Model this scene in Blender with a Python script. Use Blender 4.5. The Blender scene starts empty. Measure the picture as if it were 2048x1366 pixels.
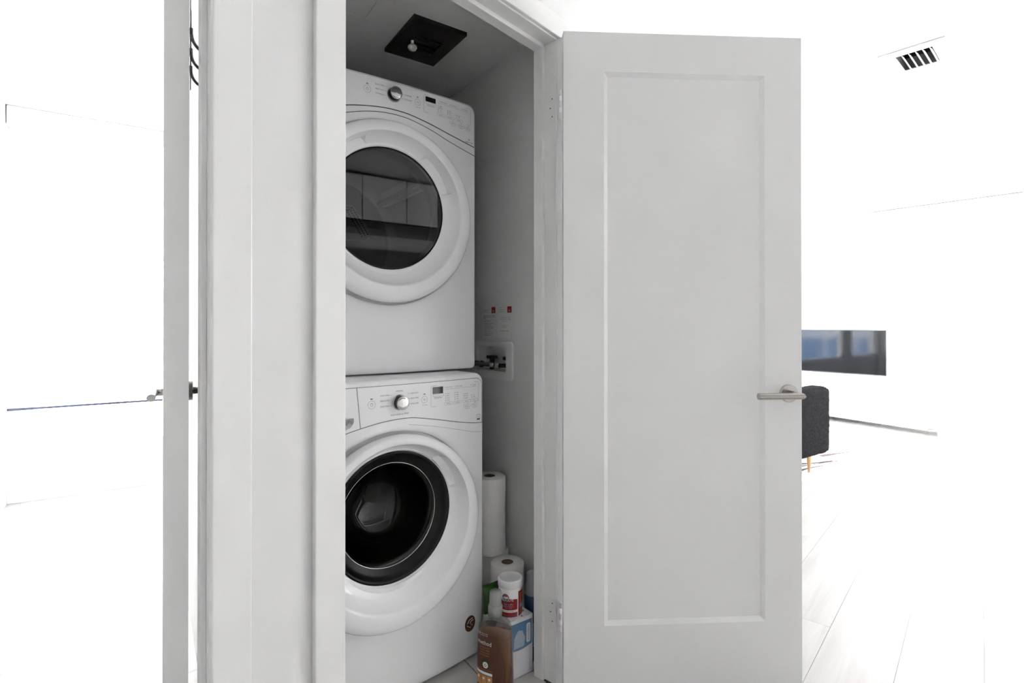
import bpy, bmesh, math, random
from mathutils import Matrix, Vector
R = math.radians
random.seed(7)
sc = bpy.context.scene
C = sc.collection

# ------------------------------------------------------------------ camera, light, exposure
# world +X runs along the closet's back wall, +Y into the closet; the camera looks 55.5 deg off +X
cam = bpy.data.cameras.new('camera'); cam.sensor_width = 36; cam.lens = 1060 / 2048 * 36
cam.shift_y = -(683 - 646.3) / 2048; cam.clip_start = 0.02; cam.clip_end = 200
co = bpy.data.objects.new('camera', cam); C.objects.link(co)
co.location = (0, 0, 1.13); co.rotation_euler = (R(90.2), 0, R(55.5 - 90)); sc.camera = co

SKY = 9.0
wd = bpy.data.worlds.new('overcast_sky'); sc.world = wd; wd.use_nodes = True
wd.node_tree.nodes['Background'].inputs[0].default_value = (1.0, 0.986, 0.992, 1)
wd.node_tree.nodes['Background'].inputs[1].default_value = SKY

def portal(name, loc, rot, sx, sy):
    l = bpy.data.lights.new(name, 'AREA'); l.shape = 'RECTANGLE'; l.size = sx; l.size_y = sy
    l.cycles.is_portal = True
    o = bpy.data.objects.new(name, l); C.objects.link(o); o.location = loc; o.rotation_euler = rot
WL_ANG = math.degrees(math.atan2(-1.352, 0.181))       # living window wall runs this way (southwards)
portal('daylight_bedroom', (-0.15, 4.66, 1.4), (R(90), 0, R(180)), 1.1, 2.2)
portal('daylight_north', (2.53, 4.64, 1.33), (R(90), 0, R(180)), 4.0, 1.75)
portal('daylight_living_offscreen', (7.75, 0.35, 1.3), (R(90), 0, R(97.6)), 4.6, 2.3)

vs = sc.view_settings
sc.display_settings.display_device = 'sRGB'
vs.view_transform = 'Standard'; vs.look = 'None'; vs.gamma = 1; vs.exposure = 2.58; vs.use_curve_mapping = False
sc.cycles.max_bounces = 11; sc.cycles.diffuse_bounces = 7; sc.cycles.glossy_bounces = 5
sc.cycles.transparent_max_bounces = 12; sc.cycles.sample_clamp_indirect = 8

# ------------------------------------------------------------------ materials
MATS = {}
def mat(name, col, rough=0.5, metal=0.0, coat=0.0, spec=0.5, noise=None, bump=None, trans=0.0, emit=None):
    """noise=(scale, amount): gentle colour variation; bump=(scale, strength)"""
    m = bpy.data.materials.new(name); m.use_nodes = True; nt = m.node_tree
    b = nt.nodes['Principled BSDF']
    b.inputs['Base Color'].default_value = (*col, 1); b.inputs['Roughness'].default_value = rough
    b.inputs['Metallic'].default_value = metal; b.inputs['Coat Weight'].default_value = coat
    b.inputs['Coat Roughness'].default_value = 0.06
    b.inputs['Specular IOR Level'].default_value = spec
    if trans: b.inputs['Transmission Weight'].default_value = trans
    if emit:
        b.inputs['Emission Color'].default_value = (*emit[0], 1); b.inputs['Emission Strength'].default_value = emit[1]
    if noise or bump:
        tc = nt.nodes.new('ShaderNodeTexCoord')
    if noise:
        n = nt.nodes.new('ShaderNodeTexNoise'); n.inputs['Scale'].default_value = noise[0]; n.inputs['Detail'].default_value = 6
        r = nt.nodes.new('ShaderNodeValToRGB')
        a = noise[1]
        r.color_ramp.elements[0].position = 0.3; r.color_ramp.elements[1].position = 0.7
        r.color_ramp.elements[0].color = (*[c * (1 - a) for c in col], 1)
        r.color_ramp.elements[1].color = (*[min(1, c * (1 + a)) for c in col], 1)
        nt.links.new(tc.outputs['Object'], n.inputs['Vector']); nt.links.new(n.outputs['Fac'], r.inputs['Fac'])
        nt.links.new(r.outputs['Color'], b.inputs['Base Color'])
    if bump:
        n2 = nt.nodes.new('ShaderNodeTexNoise'); n2.inputs['Scale'].default_value = bump[0]; n2.inputs['Detail'].default_value = 4
        bp = nt.nodes.new('ShaderNodeBump'); bp.inputs['Strength'].default_value = bump[1]; bp.inputs['Distance'].default_value = 0.004
        nt.links.new(tc.outputs['Object'], n2.inputs['Vector']); nt.links.new(n2.outputs['Fac'], bp.inputs['Height'])
        nt.links.new(bp.outputs['Normal'], b.inputs['Normal'])
    MATS[name] = m
    return m
def thin_glass(name, tint, gloss_rough=0.02, f0=0.04, f90=0.9):
    """tinted see-through sheet with a clear reflection (Schlick)"""
    m = bpy.data.materials.new(name); m.use_nodes = True; nt = m.node_tree
    nt.nodes.remove(nt.nodes['Principled BSDF']); out = nt.nodes['Material Output']
    t = nt.nodes.new('ShaderNodeBsdfTransparent'); t.inputs['Color'].default_value = (*tint, 1)
    g = nt.nodes.new('ShaderNodeBsdfGlossy'); g.inputs['Roughness'].default_value = gloss_rough
    lw = nt.nodes.new('ShaderNodeLayerWeight'); lw.inputs['Blend'].default_value = 0.5
    pw = nt.nodes.new('ShaderNodeMath'); pw.operation = 'POWER'; pw.inputs[1].default_value = 5
    ma = nt.nodes.new('ShaderNodeMath'); ma.operation = 'MULTIPLY_ADD'; ma.inputs[1].default_value = f90 - f0; ma.inputs[2].default_value = f0
    x = nt.nodes.new('ShaderNodeMixShader')
    nt.links.new(lw.outputs['Facing'], pw.inputs[0]); nt.links.new(pw.outputs[0], ma.inputs[0])
    nt.links.new(ma.outputs[0], x.inputs['Fac']); nt.links.new(t.outputs['BSDF'], x.inputs[1])
    nt.links.new(g.outputs['BSDF'], x.inputs[2]); nt.links.new(x.outputs['Shader'], out.inputs['Surface'])
    MATS[name] = m
    return m

mat('wall_paint', (0.67, 0.67, 0.665), 0.7, noise=(3, 0.012), bump=(180, 0.04))
mat('ceiling_paint', (0.70, 0.70, 0.695), 0.85, bump=(160, 0.05))
mat('closet_paint', (0.67, 0.67, 0.66), 0.75, noise=(2.5, 0.02), bump=(160, 0.05))
mat('trim_paint', (0.70, 0.70, 0.69), 0.38, noise=(4, 0.012))
mat('door_paint', (0.70, 0.70, 0.695), 0.36, noise=(2, 0.012))
mat('enamel', (0.885, 0.89, 0.90), 0.13)
mat('enamel_fascia', (0.885, 0.89, 0.90), 0.16)
mat('plastic_white', (0.885, 0.89, 0.90), 0.12)
mat('liner_white', (0.74, 0.74, 0.73), 0.5)
mat('plastic_white_matt', (0.78, 0.78, 0.77), 0.45)
mat('seam_shade_and_screw', (0.045, 0.047, 0.05), 0.7)
mat('gap_dark', (0.012, 0.012, 0.013), 0.9)
mat('print_grey', (0.11, 0.11, 0.12), 0.6)
mat('print_dark', (0.05, 0.05, 0.055), 0.6)
mat('print_line', (0.36, 0.37, 0.38), 0.6)
mat('display', (0.006, 0.006, 0.007), 0.12, coat=0.5)
mat('chrome', (0.55, 0.545, 0.53), 0.05, metal=1.0)
mat('knob_side', (0.012, 0.012, 0.013), 0.25)
mat('satin_nickel', (0.40, 0.385, 0.36), 0.26, metal=1.0)
mat('drum_steel', (0.42, 0.43, 0.45), 0.35, metal=0.6)
mat('drum_plastic', (0.30, 0.31, 0.33), 0.4)
mat('drum_dark', (0.02, 0.02, 0.022), 0.5)
mat('gasket_black', (0.012, 0.012, 0.013), 0.35)
mat('door_black', (0.006, 0.006, 0.007), 0.28, spec=0.25)
thin_glass('dryer_glass', (0.24, 0.24, 0.255), 0.012, 0.060, 0.9)
thin_glass('washer_glass', (0.16, 0.16, 0.165), 0.02, 0.045, 0.40)
thin_glass('window_glass', (0.97, 0.97, 0.97), 0.0, 0.04, 0.8)
thin_glass('clear_plastic', (0.80, 0.80, 0.78), 0.10, 0.06, 0.6)
mat('clear_cap', (0.42, 0.44, 0.42), 0.25, trans=0.45)
mat('vent_black', (0.008, 0.008, 0.008), 0.55)
mat('duct_liner', (0.03, 0.03, 0.03), 0.9)
mat('rubber_hose', (0.02, 0.02, 0.022), 0.45)
mat('braid', (0.16, 0.16, 0.165), 0.35, metal=0.5)
mat('valve_brass', (0.05, 0.038, 0.025), 0.4, metal=0.6)
mat('valve_handle', (0.01, 0.01, 0.011), 0.5)
mat('label_clear', (0.70, 0.70, 0.69), 0.4)
mat('plate_white', (0.74, 0.74, 0.73), 0.45)
mat('label_red', (0.30, 0.008, 0.015), 0.4)
mat('paper_towel', (0.78, 0.77, 0.74), 0.95, bump=(260, 0.25))
mat('cardboard', (0.16, 0.12, 0.085), 0.9)
mat('soap_amber', (0.13, 0.047, 0.010), 0.18, coat=0.5, noise=(9, 0.08))
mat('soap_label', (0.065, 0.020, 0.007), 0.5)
mat('soap_tile', (0.42, 0.21, 0.07), 0.5)
mat('ink_white', (0.72, 0.70, 0.66), 0.6)
mat('ink_green', (0.02, 0.03, 0.016), 0.6)
mat('can_white', (0.78, 0.77, 0.76), 0.35)
mat('can_red', (0.23, 0.008, 0.014), 0.35)
mat('can_blue', (0.03, 0.07, 0.13), 0.35)
mat('can_orange', (0.32, 0.06, 0.02), 0.4)
mat('box_white', (0.70, 0.70, 0.72), 0.55)
mat('box_blue', (0.10, 0.20, 0.34), 0.5)
mat('box_paleblue', (0.36, 0.42, 0.50), 0.5)
mat('spray_blue', (0.012, 0.05, 0.11), 0.3)
mat('spray_cap', (0.30, 0.31, 0.34), 0.4)
mat('pack_green', (0.02, 0.085, 0.009), 0.35, noise=(30, 0.25))
mat('pack_white', (0.40, 0.40, 0.38), 0.4)
mat('sticker_brown', (0.085, 0.030, 0.010), 0.4)
mat('tile', (0.56, 0.54, 0.52), 0.35, noise=(6, 0.04))
mat('grout', (0.10, 0.09, 0.08), 0.9)
mat('subfloor', (0.16, 0.155, 0.145), 0.9)
mat('aluminium', (0.70, 0.71, 0.72), 0.35, metal=0.3)
mat('window_white', (0.82, 0.82, 0.82), 0.4)
mat('gasket_blue', (0.02, 0.025, 0.06), 0.5)
mat('blind_fabric', (0.84, 0.84, 0.84), 0.9)
def translucent(name, col, fac):
    m = bpy.data.materials.new(name); m.use_nodes = True; nt = m.node_tree; out = nt.nodes['Material Output']; p = nt.nodes['Principled BSDF']
    p.inputs['Base Color'].default_value = (*col, 1); p.inputs['Roughness'].default_value = 0.9
    t = nt.nodes.new('ShaderNodeBsdfTranslucent'); t.inputs['Color'].default_value = (*col, 1); x = nt.nodes.new('ShaderNodeMixShader'); x.inputs['Fac'].default_value = fac
    nt.links.new(p.outputs[0], x.inputs[1]); nt.links.new(t.outputs[0], x.inputs[2]); nt.links.new(x.outputs[0], out.inputs['Surface']); MATS[name] = m
translucent('blind_sheer', (0.85, 0.85, 0.85), 0.5)
mat('tv_screen', (0.003, 0.004, 0.006), 0.06, spec=0.22)
mat('tv_bezel', (0.02, 0.02, 0.022), 0.3)
mat('console_white', (0.82, 0.82, 0.82), 0.3)
mat('boucle', (0.012, 0.012, 0.013), 0.95, spec=0.02, noise=(60, 0.6), bump=(110, 1.0))
mat('wood_leg', (0.45, 0.27, 0.12), 0.45, noise=(40, 0.1))
mat('hide_white', (0.80, 0.79, 0.77), 0.9)
mat('hide_dark', (0.055, 0.03, 0.028), 0.9)
mat('cab_white', (0.82, 0.82, 0.825), 0.3)
mat('cab_dark', (0.02, 0.02, 0.022), 0.3)
mat('backsplash', (0.10, 0.10, 0.105), 0.3)
mat('counter', (0.08, 0.08, 0.085), 0.25)
mat('accent_paint', (0.66, 0.66, 0.66), 0.6)
mat('cab_mid', (0.62, 0.62, 0.62), 0.35)
mat('counter_white', (0.80, 0.80, 0.79), 0.25)
mat('facade', (0.75, 0.76, 0.78), 0.8)
mat('facade_glass', (0.030, 0.035, 0.042), 0.6)
mat('facade_blue', (0.10, 0.20, 0.36), 0.4)
mat('lamp_white', (0.85, 0.85, 0.85), 0.5)
mat('hook_metal', (0.80, 0.80, 0.78), 0.35)
mat('nail_hole', (0.28, 0.14, 0.06), 0.7)

# pale washed-oak planks: colour streaks along the board
def plank_mat():
    m = bpy.data.materials.new('plank_oak'); m.use_nodes = True; nt = m.node_tree
    b = nt.nodes['Principled BSDF']; b.inputs['Roughness'].default_value = 0.42
    tc = nt.nodes.new('ShaderNodeTexCoord'); mp = nt.nodes.new('ShaderNodeMapping')
    mp.inputs['Scale'].default_value = (1.2, 14, 3)
    oi = nt.nodes.new('ShaderNodeObjectInfo'); ad = nt.nodes.new('ShaderNodeVectorMath'); ad.operation = 'ADD'
    sc_ = nt.nodes.new('ShaderNodeVectorMath'); sc_.operation = 'SCALE'; sc_.inputs['Scale'].default_value = 17
    cmb = nt.nodes.new('ShaderNodeCombineXYZ')
    for i in range(3): nt.links.new(oi.outputs['Random'], cmb.inputs[i])
    nt.links.new(cmb.outputs[0], sc_.inputs[0])
    nt.links.new(tc.outputs['Object'], mp.inputs['Vector']); nt.links.new(mp.outputs[0], ad.inputs[0]); nt.links.new(sc_.outputs[0], ad.inputs[1])
    n = nt.nodes.new('ShaderNodeTexNoise'); n.inputs['Scale'].default_value = 1.6; n.inputs['Detail'].default_value = 8; n.inputs['Distortion'].default_value = 0.6
    nt.links.new(ad.outputs[0], n.inputs['Vector'])
    r = nt.nodes.new('ShaderNodeValToRGB')
    r.color_ramp.elements[0].position = 0.3; r.color_ramp.elements[0].color = (0.315, 0.307, 0.296, 1)
    r.color_ramp.elements[1].position = 0.7; r.color_ramp.elements[1].color = (0.395, 0.39, 0.38, 1)
    nt.links.new(n.outputs['Fac'], r.inputs['Fac']); nt.links.new(r.outputs['Color'], b.inputs['Base Color'])
    MATS['plank_oak'] = m
plank_mat()

# ------------------------------------------------------------------ mesh helpers
class MB:
    def __init__(s): s.v = []; s.f = []; s.m = []; s.mats = []; s.sm = []
    def _mi(s, m):
        if m not in s.mats: s.mats.append(m)
        return s.mats.index(m)
    def add(s, vs_, fs, m, smooth=False, M=None):
        o = len(s.v); i = s._mi(m)
        s.v += [tuple(M @ Vector(p)) for p in vs_] if M else [tuple(p) for p in vs_]
        for f in fs: s.f.append([o + k for k in f]); s.m.append(i); s.sm.append(smooth)
        return s
    def box(s, x0, x1, y0, y1, z0, z1, m, M=None):
        v = [(x, y, z) for z in (z0, z1) for y in (y0, y1) for x in (x0, x1)]
        return s.add(v, [(0, 2, 3, 1), (4, 5, 7, 6), (0, 1, 5, 4), (2, 6, 7, 3), (0, 4, 6, 2), (1, 3, 7, 5)], m, M=M)
    def lathe(s, prof, m, n=48, axis='z', c=(0, 0, 0), smooth=True, a0=0, a1=360, M=None):
        """prof: (radius, height) list; revolved round axis through c"""
        full = abs(a1 - a0) >= 360; N = n if full else n + 1
        v = []
        for (r, h) in prof:
            for k in range(N):
                a = R(a0 + (a1 - a0) * k / n); x, y = r * math.cos(a), r * math.sin(a)
                if axis == 'z': v.append((c[0] + x, c[1] + y, c[2] + h))
                elif axis == 'y': v.append((c[0] + x, c[1] + h, c[2] + y))
                else: v.append((c[0] + h, c[1] + x, c[2] + y))
        fs = []
        for i in range(len(prof) - 1):
            for k in range(n):
                k2 = (k + 1) % N
                a_, b_ = i * N + k, i * N + k2; q = (a_, b_, b_ + N, a_ + N)
                fs.append(q if axis in 'zx' else q[::-1])
        return s.add(v, fs, m, smooth, M)
    def disc(s, r, h, m, n=48, axis='z', c=(0, 0, 0), up=True, M=None):
        v = []
        for k in range(n):
            a = 2 * math.pi * k / n; x, y = r * math.cos(a), r * math.sin(a)
            v.append((c[0] + x, c[1] + y, c[2] + h) if axis == 'z' else (c[0] + x, c[1] + h, c[2] + y) if axis == 'y' else (c[0] + h, c[1] + x, c[2] + y))
        return s.add(v, [tuple(range(n)) if up else tuple(range(n))[::-1]], m, M=M)
    def tube(s, pts, r, m, n=10, cap=True, smooth=True, M=None):
        pts = [Vector(p) for p in pts]; v = []; fs = []
        rr = r if isinstance(r, (list, tuple)) else [r] * len(pts)
        t0 = (pts[1] - pts[0]).normalized()
        u = t0.orthogonal().normalized()
        for i, p in enumerate(pts):
            t = (pts[min(i + 1, len(pts) - 1)] - pts[max(i - 1, 0)]).normalized()
            u = (u - t * u.dot(t)).normalized(); w = t.cross(u)
            for k in range(n):
                a = 2 * math.pi * k / n; v.append(p + (u * math.cos(a) + w * math.sin(a)) * rr[i])
        for i in range(len(pts) - 1):
            for k in range(n):
                a_, b_ = i * n + k, i * n + (k + 1) % n; fs.append((a_, b_, b_ + n, a_ + n))
        if cap: fs += [tuple(range(n))[::-1], tuple(range((len(pts) - 1) * n, len(pts) * n))]
        return s.add(v, fs, m, smooth, M)
    def prism(s, poly, h0, h1, m, plane='xy', M=None, smooth=False):
        """poly extruded between h0 and h1 along the axis normal to plane"""
        n = len(poly)
        def p3(a, b, h): return (a, b, h) if plane == 'xy' else (a, h, b) if plane == 'xz' else (h, a, b)
        v = [p3(a, b, h0) for a, b in poly] + [p3(a, b, h1) for a, b in poly]
        fs = [tuple(range(n))[::-1], tuple(range(n, 2 * n))] + [(k, (k + 1) % n, n + (k + 1) % n, n + k) for k in range(n)]
        return s.add(v, fs, m, smooth, M)
    def build(s, name, parent=None, loc=None, rz=None, bevel=0, bseg=2, autosmooth=False):
        me = bpy.data.meshes.new(name); me.from_pydata(s.v, [], s.f)
        for mm in s.mats: me.materials.append(MATS[mm])
        me.polygons.foreach_set('material_index', s.m); me.polygons.foreach_set('use_smooth', s.sm)
        bm = bmesh.new(); bm.from_mesh(me); bmesh.ops.recalc_face_normals(bm, faces=bm.faces); bm.to_mesh(me); bm.free()
        me.update()
        o = bpy.data.objects.new(name, me); C.objects.link(o)
        if parent: o.parent = parent
        if loc: o.location = loc
        if rz is not None: o.rotation_euler = (0, 0, rz)
        if bevel:
            b = o.modifiers.new('bevel', 'BEVEL'); b.width = bevel; b.segments = bseg; b.limit_method = 'ANGLE'; b.angle_limit = R(40)
        return o
def empty(name, loc=(0, 0, 0), rz=0):
    o = bpy.data.objects.new(name, None); C.objects.link(o); o.location = loc; o.rotation_euler = (0, 0, rz); o.empty_display_size = 0.05
    return o
def tag(o, label, cat, group=None):
    o['label'] = label; o['category'] = cat
    if group: o['group'] = group
    return o
def struct(o, label=None, cat=None):
    o['kind'] = 'structure'
    if label: o['label'] = label
    if cat: o['category'] = cat
    return o
def rrect(x0, x1, z0, z1, r, n=6):
    p = []
    for cx, cz, a in ((x1 - r, z1 - r, 0), (x0 + r, z1 - r, 90), (x0 + r, z0 + r, 180), (x1 - r, z0 + r, 270)):
        for k in range(n + 1):
            t = R(a + 90 * k / n); p.append((cx + r * math.cos(t), cz + r * math.sin(t)))
    return p
_tc = {}
def text2d(s):
    """unit-height glyph mesh of a word: list of (x, y), faces, width"""
    if s in _tc: return _tc[s]
    cu = bpy.data.curves.new('t', 'FONT'); cu.body = s; cu.resolution_u = 2; cu.align_x = 'CENTER'; cu.align_y = 'CENTER'
    o = bpy.data.objects.new('t', cu); C.objects.link(o); bpy.context.view_layer.update()
    me = bpy.data.meshes.new_from_object(o.evaluated_get(bpy.context.evaluated_depsgraph_get()))
    v = [(q.co.x, q.co.y) for q in me.vertices]; f = [tuple(p.vertices) for p in me.polygons]
    bpy.data.objects.remove(o); bpy.data.curves.remove(cu); bpy.data.meshes.remove(me)
    w = max(a for a, _ in v) - min(a for a, _ in v) if v else 0
    _tc[s] = (v, f, w); return _tc[s]
class Print(MB):
    """flat print laid on a surface: surf(u, v) -> 3D point"""
    def __init__(s, surf): super().__init__(); s.surf = surf
    def text(s, t, u, v, h, m, width=None, bold=1.0, rot=0):
        V, F, w = text2d(t); k = h / 0.72; kx = k if width is None else width / w
        cr, sr = math.cos(R(rot)), math.sin(R(rot))
        s.add([s.surf(u + a * kx * cr - b * k * sr, v + a * kx * sr + b * k * cr) for a, b in V], F, m)
    def rect(s, u0, u1, v0, v1, m, n=1):
        pts = [(u0 + (u1 - u0) * i / n, v) for v in (v0, v1) for i in range(n + 1)]
        s.add([s.surf(*p) for p in pts], [(i, i + 1, n + 2 + i, n + 1 + i) for i in range(n)], m)
    def loop(s, poly, wd_, m, closed=True):
        n = len(poly); L = []; 
        for i in range(n):
            a = Vector(poly[i - 1] if closed or i else poly[i]); b = Vector(poly[(i + 1) % n] if closed or i < n - 1 else poly[i])
            t = (b - a); t = t.normalized() if t.length else Vector((1, 0)); nn = Vector((-t.y, t.x)) * wd_ / 2
            L.append((Vector(poly[i]) + nn, Vector(poly[i]) - nn))
        v = [s.surf(*q) for pr in L for q in pr]
        s.add(v, [(2 * i, 2 * i + 1, (2 * i + 3) % (2 * n), (2 * i + 2) % (2 * n)) for i in range(n if closed else n - 1)], m)
    def ring(s, u, v, r, wd_, m, n=28): s.loop([(u + r * math.cos(2 * math.pi * k / n), v + r * math.sin(2 * math.pi * k / n)) for k in range(n)], wd_, m)
    def dot(s, u, v, r, m, n=16, ry=None):
        ry = ry or r
        s.add([s.surf(u + r * math.cos(2 * math.pi * k / n), v + ry * math.sin(2 * math.pi * k / n)) for k in range(n)], [tuple(range(n))], m)

# ------------------------------------------------------------------ the shell
HB = Vector((1.0576, 1.2934)); BA = R(14)              # hall wall frame: origin at the closet's hinge jamb, x along the wall, y into the closet
XB = Vector((math.cos(BA), math.sin(BA))); YB = Vector((-math.sin(BA), math.cos(BA)))
def B(x, y): p = HB + XB * x + YB * y; return (p.x, p.y)
CEIL = 2.5; WT = 0.08; OPL = -0.7446; OPZ = 2.0275; BR = -0.9993; BL = -1.775; BZ = 2.04
CZ = 2.175; CXR = 1.15; CXL = 0.188; CYB = 2.47

def bstruct(name, mb, bevel=0): return struct(mb.build(name, loc=(HB.x, HB.y, 0), rz=BA, bevel=bevel))

w = MB()
w.box(0.02, 2.62, 0, WT, 0, CEIL, 'wall_paint'); w.box(OPL - 0.02, 0.02, 0, WT, OPZ + 0.02, CEIL, 'wall_paint')
w.box(BR + 0.02, OPL - 0.02, 0, WT, 0, CEIL, 'wall_paint'); w.box(BL - 0.02, BR + 0.02, 0, WT, BZ + 0.02, CEIL, 'wall_paint')
w.box(-2.44, BL - 0.02, 0, WT, 0, CEIL, 'wall_paint')
bstruct('wall_hall', w)

# floor: subfloor slab, boards laid along the hall wall
fl = MB().box(-1.45, 8.3, -1.75, 4.75, -0.06, -0.014, 'subfloor').build('floor'); struct(fl)
def pt_in_room(x, y):
    u = (Vector((x, y)) - HB); bx, by = u.dot(XB), u.dot(YB)
    if 0.16 < x < 1.30 and by > 0.03 and y < 2.52: return False     # closet
    if y > 4.6 or y < -1.7 or x < -1.35 or x > 8.1: return False
    if y > 0 and x < 1.4 and by > 0.1 and x < -0.78: return False
    return True
PW, PL = 0.215, 1.45
pmesh = {}
def plank_mesh(L):
    L = round(L, 3)
    if L not in pmesh:
        o = MB().box(-L / 2 + 0.0005, L / 2 - 0.0005, -PW / 2 + 0.0006, PW / 2 - 0.0006, -0.014, 0.0, 'plank_oak').build('plank'); pmesh[L] = o.data; bpy.data.objects.remove(o)
    return pmesh[L]
for j in range(-17, 24):
    yb = (j + 0.5) * PW + 0.07
    off = ((j * 0.61803) % 1.0) * PL
    for i in range(-3, 6):
        xb = i * PL + off
        ends = [B(xb + dx, yb) for dx in (-PL / 2, -PL / 4, 0, PL / 4, PL / 2)]
        if not any(pt_in_room(*e) for e in ends): continue
        c_ = B(xb, yb)
        o = bpy.data.objects.new('plank', plank_mesh(PL)); C.objects.link(o); o.parent = fl
        o.location = (c_[0], c_[1], 0); o.rotation_euler = (0, 0, BA)

struct(MB().box(-1.45, 8.3, -1.75, 4.75, CEIL, CEIL + 0.06, 'ceiling_paint').build('ceiling'))

# closet interior
w = MB().box(CXR, CXR + 0.08, 1.402, CYB + 0.08, 0, CEIL, 'closet_paint').build('wall_closet_right'); struct(w)
struct(MB().box(CXL - 0.05, CXR, CYB, CYB + 0.08, 0, CEIL, 'closet_paint').build('wall_closet_back'))
struct(MB().box(CXL - 0.05, CXL, 1.165, CYB, 0, CEIL, 'closet_paint').build('wall_closet_left'))
cc = MB()
pl = [(CXL, 1.17), (CXR, 1.40), (CXR, CYB), (CXL, CYB)]
cc.prism(pl, CZ, CZ + 0.03, 'closet_paint'); struct(cc.build('ceiling_closet'))
cf = MB(); cf.prism([(CXL, 1.10), B(0.02, 0.0), (CXR, 1.40), (CXR, CYB), (CXL, CYB)], -0.013, 0.0005, 'grout'); cf = cf.build('floor_closet'); struct(cf)
g = 0.0022
def tile(poly): MB().prism(poly, 0.0006, 0.004, 'tile').build('tile', parent=cf)
tile([(CXL, 1.115), (0.58 - g, 1.20), (0.58 - g, 1.75 - g), (CXL, 1.75 - g)])
tile([(0.58 + g, 1.20), (0.88 - g, 1.275), (0.88 - g, 1.75 - g), (0.58 + g, 1.75 - g)])
tile([(0.88 + g, 1.275), (1.036, 1.315), (1.036, 1.388 - g), (0.88 + g, 1.388 - g)])
tile([(0.88 + g, 1.388 + g), (0.988 - g, 1.388 + g), (0.988 - g, 1.75 - g), (0.88 + g, 1.75 - g)])
tile([(0.988 + g, 1.388 + g), (1.05, 1.388 + g), (CXR - g, 1.412), (CXR - g, 1.75 - g), (0.988 + g, 1.75 - g)])
tile([(CXL, 1.75 + g), (0.58 - g, 1.75 + g), (0.58 - g, CYB), (CXL, CYB)])
tile([(0.58 + g, 1.75 + g), (0.88 - g, 1.75 + g), (0.88 - g, CYB), (0.58 + g, CYB)])
tile([(0.88 + g, 1.75 + g), (CXR - g, 1.75 + g), (CXR - g, CYB), (0.88 + g, CYB)])

# door linings and casings
CT = 0.014
t = MB(); t.box(0.0, 0.02, -0.001, WT + 0.001, 0, OPZ + 0.02, 'trim_paint'); t.box(OPL - 0.02, OPL, -0.001, WT + 0.001, 0, OPZ + 0.02, 'trim_paint')
t.box(OPL, 0.0, -0.001, WT + 0.001, OPZ, OPZ + 0.02, 'trim_paint')
bstruct('trim_1', t, bevel=0.0015)
t = MB(); t.box(-0.014, -0.0, 0.045, WT, 0, OPZ, 'trim_paint'); t.box(OPL, OPL + 0.014, 0.045, WT, 0, OPZ, 'trim_paint'); t.box(OPL, 0, 0.045, WT, OPZ - 0.014, OPZ, 'trim_paint')
bstruct('trim_2', t, bevel=0.001)
bstruct('trim_3', MB().box(OPL - 0.0664, OPL, -CT, 0, 0, OPZ + 0.004, 'trim_paint'), bevel=0.0025)
bstruct('trim_4', MB().box(0.003, 0.0694, -0.0195, 0, 0, OPZ + 0.004, 'trim_paint'), bevel=0.0025)
bstruct('trim_5', MB().box(OPL - 0.0664, 0.0694, -CT, 0, OPZ + 0.004, OPZ + 0.0704, 'trim_paint'), bevel=0.0025)
BJ = 0.053
t = MB(); t.box(BR, BR + 0.02, -0.001, BJ, 0, BZ + 0.02, 'trim_paint'); t.box(BL - 0.02, BL, -0.001, BJ, 0, BZ + 0.02, 'trim_paint')
t.box(BL, BR, -0.001, BJ, BZ, BZ + 0.02, 'trim_paint'); bstruct('trim_6', t, bevel=0.0015)
t = MB(); t.box(BR - 0.010, BR, 0.012, 0.026, 0, BZ, 'trim_paint'); t.box(BL, BL + 0.010, 0.012, 0.026, 0, BZ, 'trim_paint'); t.box(BL, BR, 0.012, 0.026, BZ - 0.010, BZ, 'trim_paint')
bstruct('trim_7', t, bevel=0.001)
bstruct('trim_8', MB().box(BR, BR + 0.0666, -CT, 0, 0, BZ + 0.0666, 'trim_paint'), bevel=0.0025)
bstruct('trim_9', MB().box(BL - 0.0666, BL, -CT, 0, 0, BZ + 0.0666, 'trim_paint'), bevel=0.0025)
bstruct('trim_10', MB().box(BL, BR, -CT, 0, BZ, BZ + 0.0666, 'trim_paint'), bevel=0.0025)

# bedroom
BWY = 4.562
w = MB(); w.box(-0.81, 0.48, BWY, BWY + 0.12, 0, 0.28, 'wall_paint'); w.box(-0.81, 0.48, BWY, BWY + 0.12, 2.36, CEIL, 'wall_paint')
w.box(-0.81, -0.66, BWY, BWY + 0.12, 0.28, 2.36, 'wall_paint'); w.box(0.38, 0.48, BWY, BWY + 0.12, 0.28, 2.36, 'wall_paint'); struct(w.build('wall_bedroom_window'))
struct(MB().box(-0.81, -0.73, 0.93, BWY, 0, CEIL, 'wall_paint').build('wall_bedroom_left'))
struct(MB().box(0.40, 0.48, CYB + 0.08, BWY, 0, CEIL, 'wall_paint').build('wall_bedroom_right'))
struct(MB().box(-0.73, 0.40, BWY - 0.012, BWY, 0, 0.10, 'trim_paint').build('baseboard_bedroom', bevel=0.003))
win = empty('window_1', (-0.14, BWY + 0.05, 0.28)); struct(win)
def bar(par, x0, x1, z0, z1, m='window_white', d=0.035, name='frame_bar'): return MB().box(x0, x1, -d, d, z0, z1, m).build(name, parent=par, bevel=0.003)
for x0, x1 in ((-0.52, -0.47), (0.47, 0.52)): bar(win, x0, x1, 0, 2.08, name='frame_jamb')
bar(win, -0.47, 0.47, 0, 0.05, name='frame_sill'); bar(win, -0.47, 0.47, 2.03, 2.08, name='frame_head')
bar(win, -0.47, 0.47, 0.319, 0.355, name='transom')
MB().box(-0.59, 0.23, -0.062, -0.056, 0.307, 0.321, 'gasket_blue').build('gasket', parent=win)
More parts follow.
